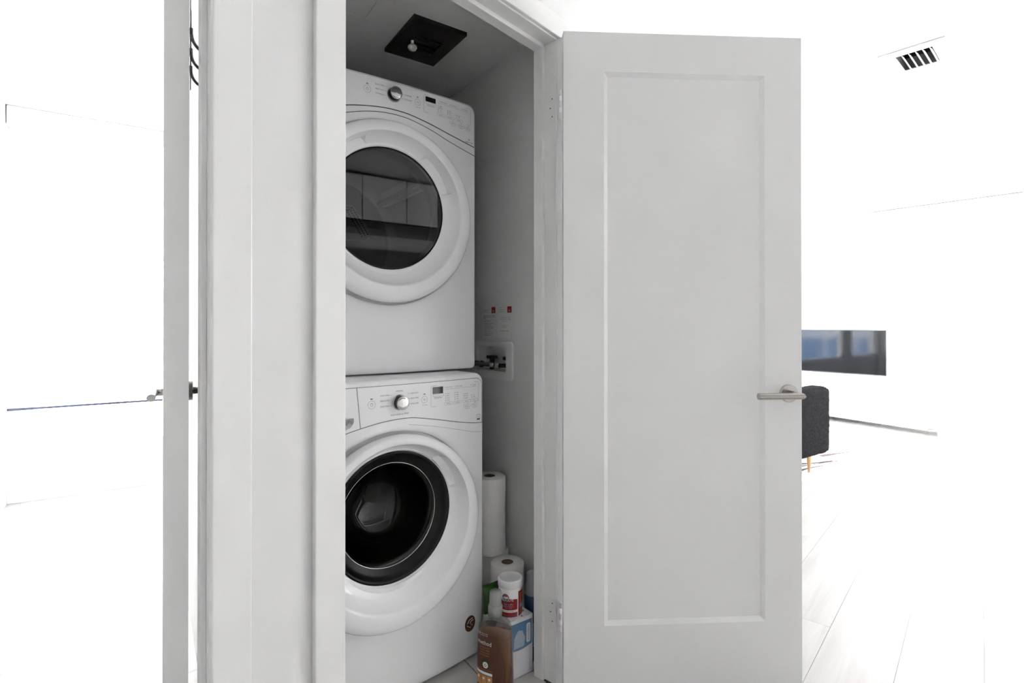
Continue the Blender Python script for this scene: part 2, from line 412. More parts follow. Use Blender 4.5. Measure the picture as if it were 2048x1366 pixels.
for z0, z1 in ((0.05, 0.319), (0.355, 2.03)): MB().box(-0.47, 0.47, -0.003, 0.003, z0, z1, 'window_glass').build('pane', parent=win)
bl = empty('roller_blind', (-0.14, BWY - 0.045, 2.38)); tag(bl, 'white roller blind half lowered over the bedroom window', 'roller blind')
MB().box(-0.585, 0.535, -0.04, 0.04, 0.0, 0.118, 'blind_fabric').build('cassette', parent=bl, bevel=0.006)
MB().box(-0.56, 0.51, 0.010, 0.012, -0.78, 0.0, 'blind_sheer').build('fabric', parent=bl)
MB().box(-0.56, 0.51, 0.004, 0.018, -0.80, -0.78, 'window_white').build('bottom_bar', parent=bl, bevel=0.003)

# living room: window wall (slightly skewed), far wall, kitchen wall
WA = math.atan2(-1.352, 0.181); W0 = Vector((7.314, 2.875))   # along-wall frame: x southwards, y outwards (+X side)
def wl(name, mb, bevel=0): return mb.build(name, loc=(W0.x, W0.y, 0), rz=WA, bevel=bevel)
w = MB(); N0, N1, ZW0, ZW1 = 0.14, 4.35, 0.20, 2.33
w.box(-1.75, N0, 0, 0.14, 0, CEIL, 'wall_paint'); w.box(N1, 4.75, 0, 0.14, 0, CEIL, 'wall_paint'); w.box(N0, N1, 0, 0.14, 0, ZW0, 'wall_paint'); w.box(N0, N1, 0, 0.14, ZW1, CEIL, 'wall_paint')
struct(wl('wall_living_window', w))
w = MB(); NX0, NX1, NZ0, NZ1 = 0.55, 4.5, 0.47, 2.2
w.box(0.48, 7.2, 4.5, 4.62, 0, NZ0, 'wall_paint'); w.box(0.48, 7.2, 4.5, 4.62, NZ1, CEIL, 'wall_paint'); w.box(0.48, NX0, 4.5, 4.62, NZ0, NZ1, 'wall_paint'); w.box(NX1, 7.2, 4.5, 4.62, NZ0, NZ1, 'wall_paint')
w.box(1.95, 2.35, 4.5, 4.62, NZ0, NZ1, 'wall_paint')
struct(w.build('wall_living_north'))
win = empty('window_3', (0, 4.56, 0)); struct(win)
for x0, x1 in ((NX0, 1.95), (2.35, NX1)):
    bar(win, x0, x1, NZ0, NZ0 + 0.05, name='frame_sill'); bar(win, x0, x1, NZ1 - 0.05, NZ1, name='frame_head')
    for x in (x0 + 0.03, x1 - 0.03): bar(win, x - 0.03, x + 0.03, NZ0 + 0.05, NZ1 - 0.05, name='frame_jamb')
    MB().box(x0 + 0.06, x1 - 0.06, -0.003, 0.003, NZ0 + 0.05, NZ1 - 0.05, 'window_glass').build('pane', parent=win)
struct(MB().box(-1.45, 8.2, -1.75, -1.65, 0, CEIL, 'wall_paint').build('wall_kitchen'))
struct(MB().box(-1.40, -1.30, -1.65, 0.68, 0, CEIL, 'accent_paint').build('wall_hall_end'))
struct(wl('baseboard_living', MB().box(-1.6, 4.6, -0.012, 0, 0, 0.08, 'trim_paint'), bevel=0.003))
win = empty('window_2', (W0.x, W0.y, 0), WA); struct(win)
def wb(n, x0, x1, z0, z1, m='window_white', y0=0.03, y1=0.10): return MB().box(x0, x1, y0, y1, z0, z1, m).build(n, parent=win, bevel=0.003)
wb('frame_jamb', N0, N0 + 0.05, ZW0, ZW1); wb('frame_jamb', N1 - 0.05, N1, ZW0, ZW1); wb('frame_sill', N0 + 0.05, N1 - 0.05, ZW0, ZW0 + 0.05); wb('frame_head', N0 + 0.05, N1 - 0.05, ZW1 - 0.05, ZW1)
mx = [0.62, 1.04, 2.15, 3.25]
for x in mx: wb('mullion', x - 0.03, x + 0.03, ZW0 + 0.05, ZW1 - 0.05)
ed = [N0 + 0.02] + mx + [N1 - 0.02]
for a, b in zip(ed[:-1], ed[1:]):
    wb('transom', a + 0.03, b - 0.03, 1.09, 1.115)
    for z0, z1 in ((ZW0 + 0.05, 1.09), (1.115, ZW1 - 0.05)): wb('pane', a + 0.03, b - 0.03, z0, z1, 'window_glass', 0.062, 0.067)
bl = empty('roller_blind', (W0.x, W0.y, 0), WA); tag(bl, 'white roller blind rolled up in its cassette along the living room window', 'roller blind')
MB().box(0.0, 4.55, -0.10, 0.0, 2.375, 2.492, 'blind_fabric').build('cassette', parent=bl, bevel=0.005)
MB().box(0.075, 0.082, -0.104, -0.10, 2.385, 2.488, 'aluminium').build('bracket', parent=bl)
MB().box(0.10, 4.45, -0.045, -0.043, 2.13, 2.376, 'blind_sheer').build('fabric', parent=bl)
MB().box(0.10, 4.45, -0.051, -0.037, 2.11, 2.13, 'window_white').build('bottom_bar', parent=bl, bevel=0.003)

# ------------------------------------------------------------------ doors
def lever(par, x, z, y_face, sgn, proj, length=0.13, r=0.0098, dirx=-1):
    """rosette + round mitred lever on a face; sgn: -1 towards -y"""
    h = empty('handle'); h.parent = par
    m = MB(); m.lathe([(0.0, 0.0), (0.0275, 0.0), (0.0275, 0.0085 * sgn), (0.0262, 0.010 * sgn), (0.0, 0.010 * sgn)], 'satin_nickel', 40, 'y', (x, y_face, z), smooth=False); m.build('rosette', parent=h)
    m = MB(); yb = y_face + sgn * proj
    m.tube([(x, y_face + sgn * 0.009, z), (x, yb + sgn * 0.0, z)], r, 'satin_nickel', 24); m.build('neck', parent=h)
    m = MB(); n = 24; L = dirx * length; vv = []; ff = []
    for e in (0, 1):
        for k in range(n):
            a = 2 * math.pi * k / n; dy, dz = r * math.cos(a), r * math.sin(a)
            xx = x - dirx * (-sgn * dy if False else dy * sgn) if e == 0 else x + L
            vv.append((xx, yb + dy, z + dz))
    ff = [(k, (k + 1) % n, n + (k + 1) % n, n + k) for k in range(n)]
    m.add(vv, ff, 'satin_nickel', True); m.add(vv[:n], [tuple(range(n))], 'satin_nickel'); m.add(vv[n:], [tuple(range(n))], 'satin_nickel')
    m.build('lever', parent=h)
    return h

DWW, DTH, DZ0, DZ1 = 0.744, 0.035, 0.012, 2.0218
d1 = empty('door_1', (1.0376, 1.2343, 0), R(55.5 - 86.9)); struct(d1, 'white single-panel door swung wide open beside the laundry closet', 'door')
def shaker(par, W, T, z0, z1, sl, sr, rt, rb, stick=0.013, rec=0.009, pm='door_paint'):
    m = MB()
    X = [0, sl, sl + stick, W - sr - stick, W - sr, W]; Z = [z0, z0 + rb, z0 + rb + stick, z1 - rt - stick, z1 - rt, z1]
    for y, s_ in ((0, 1), (T, -1)):
        def Y(i, j): return y + s_ * rec if 2 <= i <= 3 and 2 <= j <= 3 else y
        idx = {}
        v = []
        for i in range(6):
            for j in range(6): idx[i, j] = len(v); v.append((X[i], Y(i, j), Z[j]))
        fs = []
        for i in range(5):
            for j in range(5):
                q = [idx[i, j], idx[i + 1, j], idx[i + 1, j + 1], idx[i, j + 1]]
                if (i, j) in ((1, 1), (3, 3)): fs += [(q[0], q[1], q[2]), (q[0], q[2], q[3])]
                elif (i, j) in ((1, 3), (3, 1)): fs += [(q[0], q[1], q[3]), (q[1], q[2], q[3])]
                else: fs.append(tuple(q))
        m.add(v, fs, pm)
    m.add([(0, 0, z0), (W, 0, z0), (W, T, z0), (0, T, z0), (0, 0, z1), (W, 0, z1), (W, T, z1), (0, T, z1)], [(0, 1, 2, 3), (4, 5, 6, 7), (0, 3, 7, 4), (1, 2, 6, 5)], pm)
    return m.build('slab', parent=par)
shaker(d1, DWW, DTH, DZ0, DZ1, 0.124, 0.117, 0.120, 0.204)
lever(d1, 0.700, 0.9185, 0.0, -1, 0.068)
lever(d1, 0.700, 0.9185, DTH, 1, 0.068)
MB().box(DWW, DWW + 0.0008, 0.006, 0.029, 0.89, 0.95, 'satin_nickel').build('latch_plate', parent=d1)
def hinge(par, inv, zc):
    """painted butt hinge: leaf let into the jamb (hall-wall frame), barrel at the arris"""
    M = inv
    h = empty('hinge'); h.parent = par
    lf = MB()
    poly = [(0.0, -0.044), (0.020, -0.044)] + [(0.020 + 0.011 * math.sin(R(a)), -0.033 - 0.011 * math.cos(R(a))) for a in (20, 45, 70)] + [(0.031, -0.033), (0.031, 0.033)] + [(0.020 + 0.011 * math.cos(R(a)), 0.033 + 0.011 * math.sin(R(a))) for a in (20, 45, 70)] + [(0.020, 0.044), (0.0, 0.044)]
    lf.prism([(a, b + zc) for a, b in poly], -0.0022, 0.0, 'trim_paint', 'yz', M=M); lf.build('leaf', parent=h, bevel=0.0006)
    for k in range(5):
        kb = MB(); z0 = zc - 0.045 + k * 0.018
        kb.lathe([(0, 0.0006), (0.0062, 0.0006), (0.0066, 0.002), (0.0066, 0.016), (0.0062, 0.0174), (0, 0.0174)], 'trim_paint' if k % 2 == 0 else 'plastic_white', 16, 'z', (-0.004, -0.0205, z0), M=M); kb.build('knuckle', parent=h)
    for dy, dz in ((0.014, 0.028), (0.021, 0.0), (0.014, -0.028)):
        s_ = MB(); s_.disc(0.0022, -0.0026, 'seam_shade_and_screw', 12, 'x', (0, dy, zc + dz), M=M); s_.build('screw', parent=h)
bpy.context.view_layer.update()
MB_ = Matrix.Translation((HB.x, HB.y, 0)) @ Matrix.Rotation(BA, 4, 'Z')
inv1 = d1.matrix_world.inverted() @ MB_
for zc in (1.816, 0.225): hinge(d1, inv1, zc)

d2h = R(55.5 + 31.36)
d2p = (-0.5607 * math.sin(R(55.5)) + 0.92 * math.cos(R(55.5)), 0.5607 * math.cos(R(55.5)) + 0.92 * math.sin(R(55.5)))
d2 = empty('door_2', (*d2p, 0), d2h); struct(d2, 'white bedroom door standing open edge-on, with lever handles on both faces', 'door')
shaker(d2, 0.755, 0.0375, 0.012, 2.03, 0.12, 0.12, 0.12, 0.2)
lever(d2, 0.69, 0.943, 0.0, -1, 0.045); lever(d2, 0.69, 0.943, 0.0375, 1, 0.045)
for zc in (1.80, 0.24):
    h = empty('hinge'); h.parent = d2
    MB().box(-0.0012, 0.0, 0.003, 0.03, zc - 0.044, zc + 0.044, 'trim_paint').build('leaf', parent=h)
    m = MB(); m.lathe([(0, -0.045), (0.006, -0.045), (0.006, 0.045), (0, 0.045)], 'trim_paint', 14, 'z', (-0.004, -0.005, zc)); m.build('knuckle', parent=h)
# over-door hook rack
hk = empty('hook_rack', (*d2p, 0), d2h); tag(hk, 'white metal hook rack hanging on the face of the bedroom door', 'hook rack')
MB().box(0.17, 0.52, -0.0035, -0.0008, 1.735, 1.765, 'hook_metal').build('rail', parent=hk, bevel=0.001)
for x in (0.20, 0.49):
    m = MB(); m.box(x - 0.012, x + 0.012, -0.0025, -0.0008, 1.765, 2.034, 'trim_paint'); m.box(x - 0.012, x + 0.012, -0.0025, 0.0395, 2.0325, 2.0345, 'trim_paint'); m.box(x - 0.012, x + 0.012, 0.0380, 0.0395, 2.0, 2.034, 'trim_paint')
    m.build('strap', parent=hk)
for x in (0.215, 0.31, 0.405):
    m = MB(); P_ = [(x, -0.003, 1.750)] + [(x, -0.003 - 0.026 + 0.026 * math.cos(R(a)), 1.750 - 0.034 * math.sin(R(a)) - 0.01) for a in range(0, 181, 15)] + [(x, -0.056, 1.752)]
    m.tube(P_, 0.0032, 'hook_metal', 10); m.build('hook', parent=hk)

# ------------------------------------------------------------------ washer and dryer
KB = 0.193                                           # bow of the front panel
HWID = 0.343
def surf_y(x): return KB * x * x
GRIP = [(-0.252, 0.8115), (-0.200, 0.8215), (-0.150, 0.833), (-0.137, 0.838), (-0.130, 0.846), (-0.127, 0.855), (-0.127, 0.865), (-0.160, 0.865), (-0.200, 0.865), (-0.252, 0.865)]   # drawer grip outline (x, world z)
def grip_low(x):
    p = GRIP[:6]
    for q, r in zip(p[:-1], p[1:]):
        if q[0] <= x <= r[0]: return q[1] + (r[1] - q[1]) * (x - q[0]) / (r[0] - q[0])
    return 0.865
def front_body(root, name, z0, z1, rt, rb, depth, hz, hr, m, zo, ro, cut=None):
    """cabinet with a bowed front, rounded corners, a round hole and a groove round the door; cut(x, z) drops front faces"""
    out = []
    for cx, cz, a, r in ((HWID - rt, z1 - rt, 0, rt), (-HWID + rt, z1 - rt, 90, rt), (-HWID + rb, z0 + rb, 180, rb), (HWID - rb, z0 + rb, 270, rb)):
        for k in range(7): tt = R(a + 15 * k); out.append((cx + r * math.cos(tt), cz + r * math.sin(tt)))
    def ray(a):
        d = Vector((math.cos(a), math.sin(a))); best = None
        for i in range(len(out)):
            px_, pz_ = out[i][0], out[i][1] - zo; ex, ez = out[(i + 1) % len(out)][0] - px_, out[(i + 1) % len(out)][1] - zo - pz_
            den = d.x * ez - d.y * ex
            if abs(den) < 1e-12: continue
            t_ = (px_ * ez - pz_ * ex) / den; s_ = (px_ * d.y - pz_ * d.x) / den
            if t_ > 0 and -1e-6 <= s_ <= 1 + 1e-6 and (best is None or t_ < best): best = t_
        return best
    ang = sorted(set([round(2 * math.pi * k / 320, 6) for k in range(320)] + [round(math.atan2(z - zo, x) % (2 * math.pi), 6) for x, z in out]))
    RR = [ray(a) for a in ang]; n = len(ang); CS = [(math.cos(a), math.sin(a)) for a in ang]
    GD = 0.014
    rings = [[(hr * c, surf_y(hr * c), hz + hr * s_) for c, s_ in CS]]
    for r0, e in ((ro - 0.022, 0.0), (ro - 0.021, GD), (ro + 0.0050, GD), (ro + 0.0060, 0.002), (ro + 0.0085, 0.0)):
        rings.append([(r0 * c, surf_y(r0 * c) + e, zo + r0 * s_) for c, s_ in CS])
    NO = 18
    for q in range(1, NO + 1):
        rg = []
        for (c, s_), Rr in zip(CS, RR):
            r0 = ro + 0.0085 + (Rr * 0.985 - ro - 0.0085) * q / NO; rg.append((r0 * c, surf_y(r0 * c), zo + r0 * s_))
        rings.append(rg)
    rg1 = []; rg2 = []; rg3 = []
    for (c, s_), Rr in zip(CS, RR):
        x, z = Rr * c, zo + Rr * s_; xi = x * 0.985
        rg1.append((x * 0.995, surf_y(xi) + 0.003, zo + (z - zo) * 0.996)); rg2.append((x, surf_y(xi) + 0.011, z)); rg3.append((x, depth, z))
    rings += [rg1, rg2, rg3]
    v = [p for r_ in rings for p in r_]; fs = []
    for i in range(len(rings) - 1):
        for k in range(n):
            k2 = (k + 1) % n; f = (i * n + k, i * n + k2, (i + 1) * n + k2, (i + 1) * n + k)
            if cut and 5 <= i < 5 + NO and any(cut(v[j][0], v[j][2]) for j in f): continue
            fs.append(f)
    mb = MB(); mb.add(v, fs, m, True); mb.add(rg3, [tuple(range(n))], m)
    o = mb.build(name, parent=root)
    e = o.modifiers.new('split', 'EDGE_SPLIT'); e.split_angle = R(50)
    return o
def curve_interp(pts, n=40):
    """smooth curve through (x, z) knots"""
    xs = [p[0] for p in pts]; out = []
    for k in range(n + 1):
        x = xs[0] + (xs[-1] - xs[0]) * k / n
        i = max(j for j in range(len(xs) - 1) if xs[j] <= x + 1e-9)
        p0 = pts[max(i - 1, 0)]; p1 = pts[i]; p2 = pts[i + 1]; p3 = pts[min(i + 2, len(pts) - 1)]
        t_ = (x - p1[0]) / (p2[0] - p1[0]); h = p2[0] - p1[0]
        m1 = (p2[1] - p0[1]) / (p2[0] - p0[0]) * h; m2 = (p3[1] - p1[1]) / (p3[0] - p1[0]) * h
        z = (2 * t_**3 - 3 * t_**2 + 1) * p1[1] + (t_**3 - 2 * t_**2 + t_) * m1 + (-2 * t_**3 + 3 * t_**2) * p2[1] + (t_**3 - t_**2) * m2
        out.append((x, z))
    return out
def bowed_plate(pts_top, pts_bot, y_off, th, m, name, root):
    """plate between an upper and a lower line (same x samples), following the bow, proud of it by y_off"""
    n = len(pts_top); v = []
    for yy in (y_off, y_off + th):
        for (x, z) in pts_top: v.append((x, surf_y(x) + yy, z))
        for (x, z) in pts_bot: v.append((x, surf_y(x) + yy, z))
    fs = []
    for k in range(n - 1):
        fs += [(k, k + 1, n + k + 1, n + k), (2 * n + k, 2 * n + k + 1, 3 * n + k + 1, 3 * n + k), (k, k + 1, 2 * n + k + 1, 2 * n + k), (n + k, n + k + 1, 3 * n + k + 1, 3 * n + k)]
    fs += [(0, n, 3 * n, 2 * n), (n - 1, 2 * n - 1, 4 * n - 1, 3 * n - 1)]
    mb = MB(); mb.add(v, fs, m); return mb.build(name, parent=root)
def door_ring(root, zo, ro, zi, ri, pockets, m='plastic_white', N=180):
    prof = [(0.035, -0.002), (0.008, -0.005), (0.0, -0.009), (0.012, -0.018), (0.045, -0.0255), (0.10, -0.031), (0.20, -0.0345), (0.33, -0.036), (0.44, -0.0360), (0.485, -0.0345), (0.52, -0.029), (0.60, -0.017), (0.70, -0.006), (0.82, 0.002), (0.94, 0.007), (1.0, 0.010), (1.0, 0.030)]
    rg = []
    for (s_, y) in prof:
        row = []
        for k in range(N):
            a = 360 * k / N; c_, sn = math.cos(R(a)), math.sin(R(a)); r_ = ro + (ri - ro) * s_; z_ = zo + (zi - zo) * s_
            yy = y; ss = s_
            for (a0, a1) in pockets:
                if a0 < a < a1 and 0.5 <= s_ <= 0.86:
                    f_ = min(1, (a - a0) / 2.5, (a1 - a) / 2.5)
                    yy = y + f_ * 0.042 * (1 if s_ > 0.53 else 0.10) * (1 if s_ < 0.8 else 0.75)
            row.append((r_ * c_, yy - 0.007 * (1 - s_) ** 0.5, z_ + r_ * sn))
        rg.append(row)
    v = [p for r_ in rg for p in r_]; fs = []
    for i in range(len(rg) - 1):
        for k in range(N):
            k2 = (k + 1) % N; fs.append((i * N + k, (i + 1) * N + k, (i + 1) * N + k2, i * N + k2))
    o = MB().add(v, fs, m, True).build('door_ring', parent=root)
    e = o.modifiers.new('split', 'EDGE_SPLIT'); e.split_angle = R(38)
    return o
def knob(root, x, z, tilt_shine=True):
    k_ = empty('cycle_knob'); k_.parent = root
    y0 = surf_y(x) - 0.002
    MB().lathe([(0.0, 0.0), (0.0235, 0.0), (0.0235, -0.002), (0.0215, -0.0045), (0.0, -0.0045)], 'chrome', 40, 'y', (x, y0, z), smooth=False).build('knob_base', parent=k_)
    MB().lathe([(0.0205, -0.0045), (0.0200, -0.021), (0.0, -0.021)], 'knob_side', 40, 'y', (x, y0, z)).build('knob_grip', parent=k_)
    MB().lathe([(0.0, -0.0245), (0.012, -0.0242), (0.0185, -0.0236), (0.0202, -0.0226), (0.0206, -0.0205), (0.0195, -0.0190), (0.0, -0.0190)], 'chrome', 48, 'y', (x, y0, z)).build('knob_cap', parent=k_)

def seam_shade_line(pts, wd_, name, root, off=-0.0006, m='seam_shade_and_screw'):  # flat strip coloured dark in place of the shade in a panel gap
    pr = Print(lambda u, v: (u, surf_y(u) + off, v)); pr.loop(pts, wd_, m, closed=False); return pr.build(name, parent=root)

def machine(kind):
    dryer = kind == 'dryer'
    if dryer:
        x0, y0, ang = 0.991, 1.656, R(55.5 - 54.27); zb = 0.972; top = 0.960       # local top
        off = lambda z: z - 0.972
    else:
        x0, y0, ang = 0.952, 1.535, R(55.5 - 50.68); zb = 0.004; top = 0.963
        off = lambda z: z - 0.004
    off_w = lambda z: z + 0.004                       # washer local z -> world z
    cx, cy = x0 - HWID * math.cos(ang), y0 - HWID * math.sin(ang)
    root = empty(kind if dryer else 'washing_machine', (cx, cy, zb), ang)
    if dryer: zo, ro, zi, ri = off(1.495), 0.2935, off(1.511), 0.198
    else: zo, ro, zi, ri = off(0.517), 0.288, off(0.553), 0.196
    base = 0.0 if dryer else 0.012
    # cabinet
    front_body(root, 'cabinet', base, top, 0.032 if not dryer else 0.030, 0.014, 0.70, zi, 0.202, 'enamel', zo, ro, None if dryer else (lambda x, z: -0.2525 < x < -0.1265 and grip_low(x) - 0.0005 < off_w(z) < 0.8655))
    if not dryer:
        for sx in (-0.27, 0.27):
            for yy in (0.10, 0.66): MB().lathe([(0.02, 0.0), (0.02, 0.008), (0.012, 0.010), (0.012, 0.014)], 'rubber_hose', 16, 'z', (sx, yy, 0.0)).build('foot', parent=root)
    # fascia
    if dryer:
        low = [(-0.334, 1.742), (-0.234, 1.787), (-0.139, 1.815), (-0.073, 1.828), (-0.012, 1.835), (0.042, 1.835), (0.073, 1.8325), (0.150, 1.819), (0.234, 1.800), (0.336, 1.780)]
        low2 = [(-0.340, 1.708), (-0.234, 1.760), (-0.139, 1.792), (-0.080, 1.809), (-0.029, 1.818), (0.024, 1.8205), (0.073, 1.817), (0.150, 1.800), (0.234, 1.774), (0.3415, 1.748)]
        ftop = 1.9245
    else:
        low = [(-0.334, 0.765), (-0.24, 0.796), (-0.148, 0.823), (-0.108, 0.832), (-0.052, 0.842), (0.0, 0.847), (0.037, 0.8475), (0.068, 0.845), (0.148, 0.830), (0.236, 0.811), (0.295, 0.801), (0.336, 0.797)]
        low2 = [(-0.341, 0.735), (-0.24, 0.770), (-0.147, 0.800), (-0.05, 0.822), (0.02, 0.828), (0.068, 0.823), (0.149, 0.807), (0.236, 0.786), (0.29, 0.772), (0.3415, 0.765)]
        ftop = 0.9505
    low = curve_interp([(a, off(b)) for a, b in low], 60); low2 = curve_interp([(a, off(b)) for a, b in low2], 60)
    xs = [p[0] for p in low]; ft = off(ftop); rc = 0.028
    def topz(x):
        d = abs(x) - (0.336 - rc)
        return ft if d <= 0 else ft - rc + math.sqrt(max(0, rc * rc - d * d))
    # add dense samples near the rounded ends
    extra = sorted(set([round(x, 5) for x in xs] + [round(s_ * (0.336 - rc + rc * math.sin(R(a))), 5) for s_ in (1, -1) for a in range(0, 91, 10)]))
    def lowz(x):
        x = min(max(x, xs[0]), xs[-1])
        i = min(len(low) - 2, max(0, int((x - xs[0]) / (xs[-1] - xs[0]) * (len(low) - 1))))
        p, q = low[i], low[i + 1]; return p[1] + (q[1] - p[1]) * (x - p[0]) / (q[0] - p[0])
    extra = [x for x in extra if xs[0] <= x <= xs[-1]]
    tp = [(x, topz(x)) for x in extra]; bt = [(x, lowz(x)) for x in extra]
    if dryer: bowed_plate(tp, bt, -0.0016, 0.0026, 'enamel_fascia', 'control_panel', root)
    else:
        gx = sorted(set([round(x, 5) for x, _ in GRIP])); xa, xb = gx[0], gx[-1]
        allx = sorted(set(extra + gx))
        L_ = [x for x in allx if x <= xa]; Mx = [x for x in allx if xa <= x <= xb]; R_ = [x for x in allx if x >= xb]
        cp = MB()
        def plate(xx, zt, zb_):
            N_ = len(xx); vv = [(x, surf_y(x) + yy, f(x)) for yy in (-0.0016, 0.0010) for f in (zt, zb_) for x in xx]
            ff = []
            for k in range(N_ - 1): ff += [(k, k + 1, N_ + k + 1, N_ + k), (k, k + 1, 2 * N_ + k + 1, 2 * N_ + k), (N_ + k, N_ + k + 1, 3 * N_ + k + 1, 3 * N_ + k)]
            cp.add(vv, ff, 'enamel_fascia')
        plate(L_, topz, lowz); plate(R_, topz, lowz)
        plate(Mx, topz, lambda x: off(0.865)); plate(Mx, lambda x: off(min(grip_low(x), 0.8648)), lowz)
        o_ = cp.build('control_panel', parent=root)
        bm_ = bmesh.new(); bm_.from_mesh(o_.data); bmesh.ops.remove_doubles(bm_, verts=bm_.verts, dist=1e-5); bmesh.ops.recalc_face_normals(bm_, faces=bm_.faces); bm_.to_mesh(o_.data); bm_.free()
    if dryer:
        seam_shade_line([(x, z - 0.0005) for x, z in low], 0.0030, 'panel_seam_shade', root, -0.0019)
        seam_shade_line(low2, 0.0022, 'cabinet_seam_shade', root)
        seam_shade_line(tp, 0.0012, 'panel_edge_shade', root, -0.0018, 'print_line')
        seam_shade_line([(0.3355, z) for z in (off(1.781), off(1.83), off(1.88), ft - rc)], 0.0012, 'panel_edge_shade', root, -0.0018, 'print_line')
    else:
        seam_shade_line([(x, z) for x, z in low], 0.0018, 'panel_seam_shade', root, -0.0018)
        seam_shade_line(tp, 0.0013, 'panel_edge_shade', root, -0.0018, 'seam_shade_and_screw')
        seam_shade_line([(0.3355, z) for z in (off(0.797), off(0.85), off(0.90), ft - rc)], 0.0013, 'panel_edge_shade', root, -0.0018, 'seam_shade_and_screw')
        seam_shade_line([(-0.119, off(0.950)), (-0.108, off(0.832))], 0.0016, 'drawer_seam_shade', root, -0.0018)
        seam_shade_line(low2[34:], 0.0010, 'cabinet_seam_shade', root, -0.0006, 'print_line')
        # detergent drawer grip: a white scoop sunk behind the panel
        gl = [(x, off(z)) for x, z in GRIP]; n_ = len(gl)
        gv = [(x, surf_y(x) - 0.0016, z) for x, z in gl] + [(x, surf_y(x) + 0.030, z) for x, z in gl]
        MB().add(gv, [(k, (k + 1) % n_, n_ + (k + 1) % n_, n_ + k) for k in range(n_)] + [tuple(range(n_, 2 * n_))], 'enamel_fascia').build('drawer_grip', parent=root)
    # print on the panel
    pr = Print(lambda u, v: (u, surf_y(u) - 0.0021, off(v)))
    if dryer:
        zp, zk, zbx, zbb = 1.881, 1.883, 1.9145, 1.855
        left = [('BULKY ITEMS', 1.9035), ('HEAVY DUTY', 1.889), ('TOWELS', 1.8745)]; right = [('NORMAL', 1.8930), ('DELICATE', 1.8785)]
    else:
        zp, zk, zbx, zbb = 0.898, 0.8975, 0.938, 0.872
        left = [('COLD WASH', 0.9215), ('DELICATES', 0.906), ('QUICK WASH', 0.8895)]; right = [('HEAVY DUTY', 0.9215), ('BULKY ITEMS', 0.906), ('RINSE & SPIN', 0.8895)]
        pr.text('NORMAL', 0.014, 0.9315, 0.0042, 'print_grey'); pr.text('CLEAN WASHER with', 0.006, 0.8615, 0.0042, 'print_grey', width=0.042); pr.text('affresh', 0.037, 0.8625, 0.0055, 'print_dark', width=0.014)
    for s_, z in left: pr.text(s_, -0.034, z, 0.0045, 'print_grey', width=0.028); pr.rect(-0.019, -0.010, z - 0.0004, z + 0.0004, 'print_line', 2)
    for s_, z in right: pr.text(s_, 0.066, z, 0.0045, 'print_grey', width=0.026); pr.rect(0.040, 0.051, z - 0.0004, z + 0.0004, 'print_line', 2)
    pr.ring(-0.0745, zp, 0.0115, 0.0009, 'print_line'); pr.ring(-0.0745, zp, 0.0042, 0.0011, 'print_line', 14); pr.rect(-0.0750, -0.0740, zp + 0.001, zp + 0.006, 'print_line')
    pr.rect(-0.0785, -0.0715, zp + 0.0155, zp + 0.0180, 'print_dark')
    pr.ring(0.1005, zp, 0.0105, 0.0009, 'print_line'); pr.text('D||', 0.1005, zp, 0.0045, 'print_grey'); pr.rect(0.0975, 0.1035, zp + 0.0155, zp + 0.0180, 'print_dark'); pr.text('HOLD TO START', 0.102, zp - 0.0175, 0.0028, 'print_grey', width=0.018)
    pr.loop(rrect(0.1245, 0.3195, zbb, zbx, 0.005, 3), 0.0009, 'print_line')
    dw = zbx - 0.0045; pr.rect(0.1305, 0.170, dw - (0.0165 if dryer else 0.0215), dw, 'display', 2)
    zz = dw - (0.0165 if dryer else 0.0215)
    pr.loop(rrect(0.133, 0.173, zz - 0.0085, zz - 0.001, 0.002, 2), 0.0007, 'print_line'); pr.dot(0.1385, zz - 0.0125, 0.0013, 'print_dark', 8); pr.text('Energy Saver', 0.154, zz - 0.0125, 0.0036, 'print_grey', width=0.026)
    pr.rect(0.178, 0.308, zbx - 0.0150, zbx - 0.0142, 'print_line', 8)
    hd = [('Wrinkle', 0.205), ('Steam Refresh', 0.245), ('Damp', 0.297)] if dryer else [('Fan Fresh', 0.196), ('Pre-Soak', 0.237), ('Lock', 0.301)]
    for s_, u in hd: pr.text(s_, u, zbx - 0.0085, 0.0036, 'print_grey', width=min(0.024, 0.004 * len(s_))); pr.dot(u - 0.016, zbx - 0.0085, 0.0012, 'print_dark', 8)
    cols = [(0.187, ['High', 'Medium', 'Low', 'Air']), (0.225, ['More', 'Normal', 'Less']), (0.263, ['Loud', 'Off'])] if dryer else [(0.187, ['Hot', 'Warm', 'Cool', 'Cold']), (0.224, ['Max', 'High', 'Med', 'Off']), (0.262, ['Heavy', 'Normal', 'Light']), (0.296, ['On', 'Off'])]
    ub = zbb + 0.0125
    for u, ws in cols:
        for j, s_ in enumerate(ws[::-1]):
            z = ub + 0.0035 + j * (0.0062 if dryer else 0.0070); pr.dot(u - 0.006, z, 0.0013, 'print_dark', 8); pr.text(s_, u + 0.004, z, 0.0036, 'print_grey', width=0.0024 * len(s_))
        pr.loop(rrect(u - 0.011, u + 0.021, zbb + 0.0005, zbb + 0.0095, 0.0015, 2), 0.0007, 'print_line'); pr.text('Select', u + 0.005, zbb + 0.005, 0.0036, 'print_grey', width=0.016)
    ex = [(0.243, 0.0), (0.277, -0.001), (0.308, -0.002)] if dryer else [(0.270, 0.0), (0.304, 0.0)]
    for u, dz in ex:
        z = zbb - 0.011 + dz; pr.loop(rrect(u - 0.0155, u + 0.0135, z - 0.0045, z + 0.0045, 0.0015, 2), 0.0007, 'print_line'); pr.text('Steam', u - 0.001, z, 0.0036, 'print_grey', width=0.017); pr.dot(u, z + 0.0075, 0.0012, 'print_dark', 8); pr.text('hold 3 sec', u, z - 0.0085, 0.0030, 'print_grey', width=0.018)
